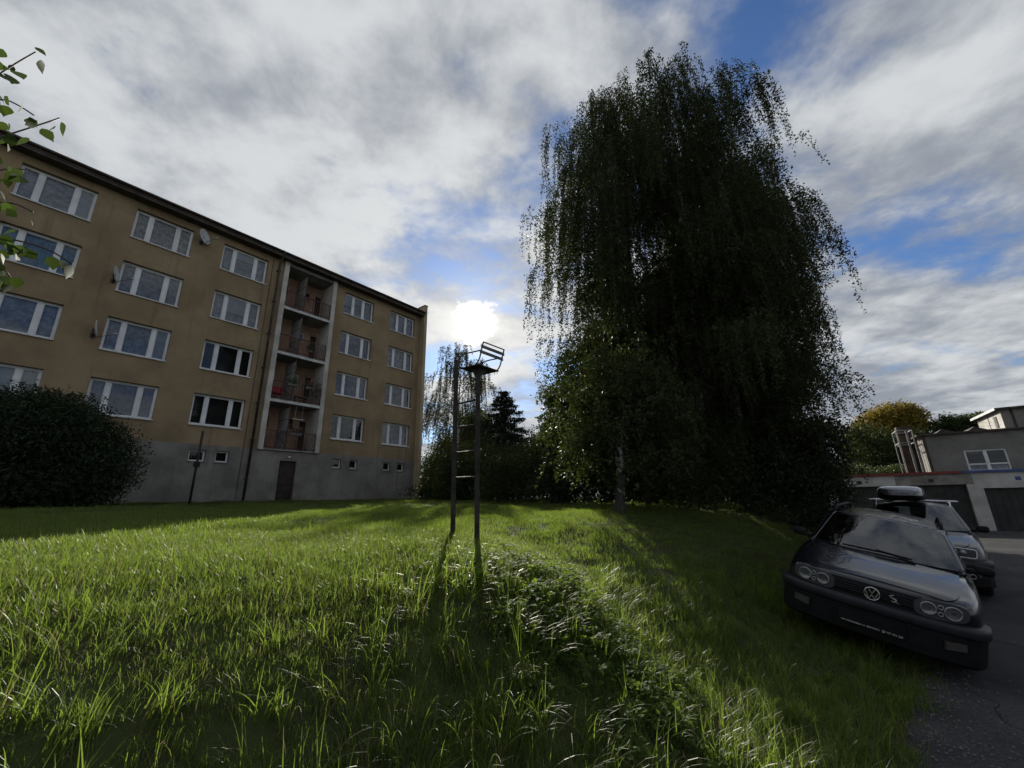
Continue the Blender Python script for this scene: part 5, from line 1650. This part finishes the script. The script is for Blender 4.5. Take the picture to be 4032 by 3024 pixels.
# leaf with a pointed tip, toothed sides and a fold
lo_ = MB(); prof_ = [(0, 0), (.12, .22), (.25, .36), (.36, .40), (.50, .36), (.66, .25), (.82, .12), (1.0, 0)]
vs_ = []
for i, (t, wd) in enumerate(prof_):
    tooth = .03 if i % 2 else 0
    vs_ += [(wd + (tooth if 0 < i < 7 else 0), t, .10 * wd - .10 * t * t), (0, t, -.10 * t * t), (-wd - (tooth if 0 < i < 7 else 0), t, .10 * wd - .10 * t * t)]
fs_ = []
for i in range(len(prof_) - 1):
    a = 3 * i; fs_ += [(a, a + 1, a + 4, a + 3), (a + 1, a + 2, a + 5, a + 4)]
leaf_me = lo_.add(vs_, fs_).mesh('leaf'); leaf_me.materials.append(near_leaf)
leaf_me.polygons.foreach_set('use_smooth', np.ones(len(leaf_me.polygons), dtype=bool))
rl_ = random.Random(17)


def put_leaf(parent, p, size, down):
    o = bpy.data.objects.new('leaf', leaf_me); C.objects.link(o); o.parent = parent
    d = Vector((rl_.uniform(-.5, .6), rl_.uniform(-.4, .4), -down)).normalized()
    q_ = d.to_track_quat('Y', 'Z').to_euler()
    o.rotation_euler = (q_.x, q_.y + rl_.uniform(-.9, .9), q_.z)
    o.scale = (size * rl_.uniform(.85, 1.1),) * 3; o.location = p
    return o


twigs_ = [
    # (depth, pixel path of the twig, leaf pixels)
    (1.50, [(-260, 560), (-60, 330), (60, 250), (140, 205)], [(14, 195), (14, 255), (62, 280), (45, 300), (140, 185), (162, 235), (-20, 300), (-50, 330)]),
    (1.55, [(-280, 520), (-80, 420), (10, 385), (75, 415), (135, 455)], [(15, 380), (20, 415), (90, 425), (-40, 400)]),
    (1.45, [(-300, 640), (-60, 560), (80, 515), (160, 490), (235, 465)], [(45, 525), (108, 465), (118, 545), (145, 480), (165, 505), (215, 505), (240, 480), (-10, 545), (30, 560), (70, 555)]),
    (1.60, [(-300, 760), (-80, 690), (40, 660), (110, 670)], [(5, 620), (40, 660), (75, 690), (30, 700), (-20, 680), (95, 700)]),
    (1.62, [(-300, 900), (-60, 800), (50, 795), (130, 835)], [(10, 770), (35, 800), (62, 830), (-15, 810), (115, 850)]),
    (1.55, [(-320, 1000), (-60, 925), (90, 950), (200, 985), (285, 1040)], [(5, 930), (30, 950), (60, 965), (95, 975), (125, 985), (150, 1000), (20, 985), (70, 1000), (210, 1010), (255, 1030), (285, 1045), (-20, 960)]),
    (1.62, [(-300, 1120), (-60, 1040), (10, 1050), (40, 1090)], [(5, 1030), (10, 1065), (25, 1095), (-20, 1060), (40, 1110)]),
]
hub = [Vector((0, .08, 2.3)), Vector((.02, .05, 1.7))]
for k, (Y, pth, lv) in enumerate(twigs_):
    pts_ = [Vector((.0, .06, 1.2 + .35 * (6 - k)))] + [rayp(px, py, Y + .04 * i) for i, (px, py) in enumerate(pth)]
    m = MB(); m.tube([tuple(p) for p in bez(pts_, 4)], .0035, 6)
    tw_ = m.build('twig', twig_l, yb, True)
    tw_.data.vertices  # twig keeps an even thin section
    for (px, py) in lv:
        put_leaf(tw_, rayp(px, py, Y + rl_.uniform(-.05, .05)), rl_.uniform(.050, .066), rl_.uniform(.5, 1.4))

for k in range(7):
    tw_ = [o for o in yb.children if o.name.startswith('twig')][k]
    for q_ in range(4):
        px, py = rl_.uniform(-50, 75), twigs_[k][1][2][1] + rl_.uniform(-50, 60)
        put_leaf(tw_, rayp(px, py, twigs_[k][0] + rl_.uniform(-.12, .12)), rl_.uniform(.045, .06), rl_.uniform(.3, 1.4))

# ------------------------------------------------------------------ broad-leaved weeds standing out of the grass
weed_m = leaf_mat('bright_weed_leaf', (0.05, 0.085, 0.015), (0.085, 0.13, 0.025), (0.30, 0.42, 0.04), .55, .45, .4, True)


def weed(x, y, label, n=4, s=.10, seed=1, upright=.8):
    rr = random.Random(seed)
    root = empty('broadleaf_weed', (x, y, gz1(x, y)), rr.uniform(0, 6), label, 'weed', 'weeds in the grass')
    for k in range(n):
        o = bpy.data.objects.new('leaf', weed_me); C.objects.link(o); o.parent = root
        a = k * 6.283 / n + rr.uniform(-.3, .3)
        d = Vector((math.cos(a) * (1 - upright), math.sin(a) * (1 - upright), upright)).normalized()
        q_ = d.to_track_quat('Y', 'Z').to_euler(); o.rotation_euler = (q_.x, q_.y + rr.uniform(-.5, .5), q_.z)
        o.scale = (s * .62, s * rr.uniform(.8, 1.15), s); o.location = (d.x * .01, d.y * .01, .02)


weed_me = leaf_me.copy(); weed_me.materials.clear(); weed_me.materials.append(weed_m)


def gpix(px, py):
    """the spot of ground under a sight line"""
    d = _R * ((px - 2016) / 1599.4) + _U * ((1512 - py) / 1599.4) + _f0
    t = .4
    while t < 60:
        p = d * t
        if p.z <= gz1(p.x, p.y): return p.x, p.y
        t *= 1.01
    return d.x * 10, d.y * 10


weed(*gpix(3060, 2830), 'bright yellow-green dock leaf glowing low on the bank towards the road', 3, .15, 1, .9)
weed(*gpix(2810, 2490), 'upright pale leafed weed on the shaded bank below the car', 6, .12, 2, .8)
weed(*gpix(1910, 2660), 'pale round-leaved weed in the grass below the clover patch', 4, .09, 3, .7)
weed(*gpix(2095, 2520), 'tall narrow leaf sticking up in the middle of the clover', 2, .10, 4, .9)
weed(*gpix(3240, 2690), 'flat broad leaf in the shade beside the asphalt', 4, .13, 6, .4)
weed(*gpix(2640, 2150), 'small bright weed by the shadow of the birch trunk', 4, .08, 7, .7)
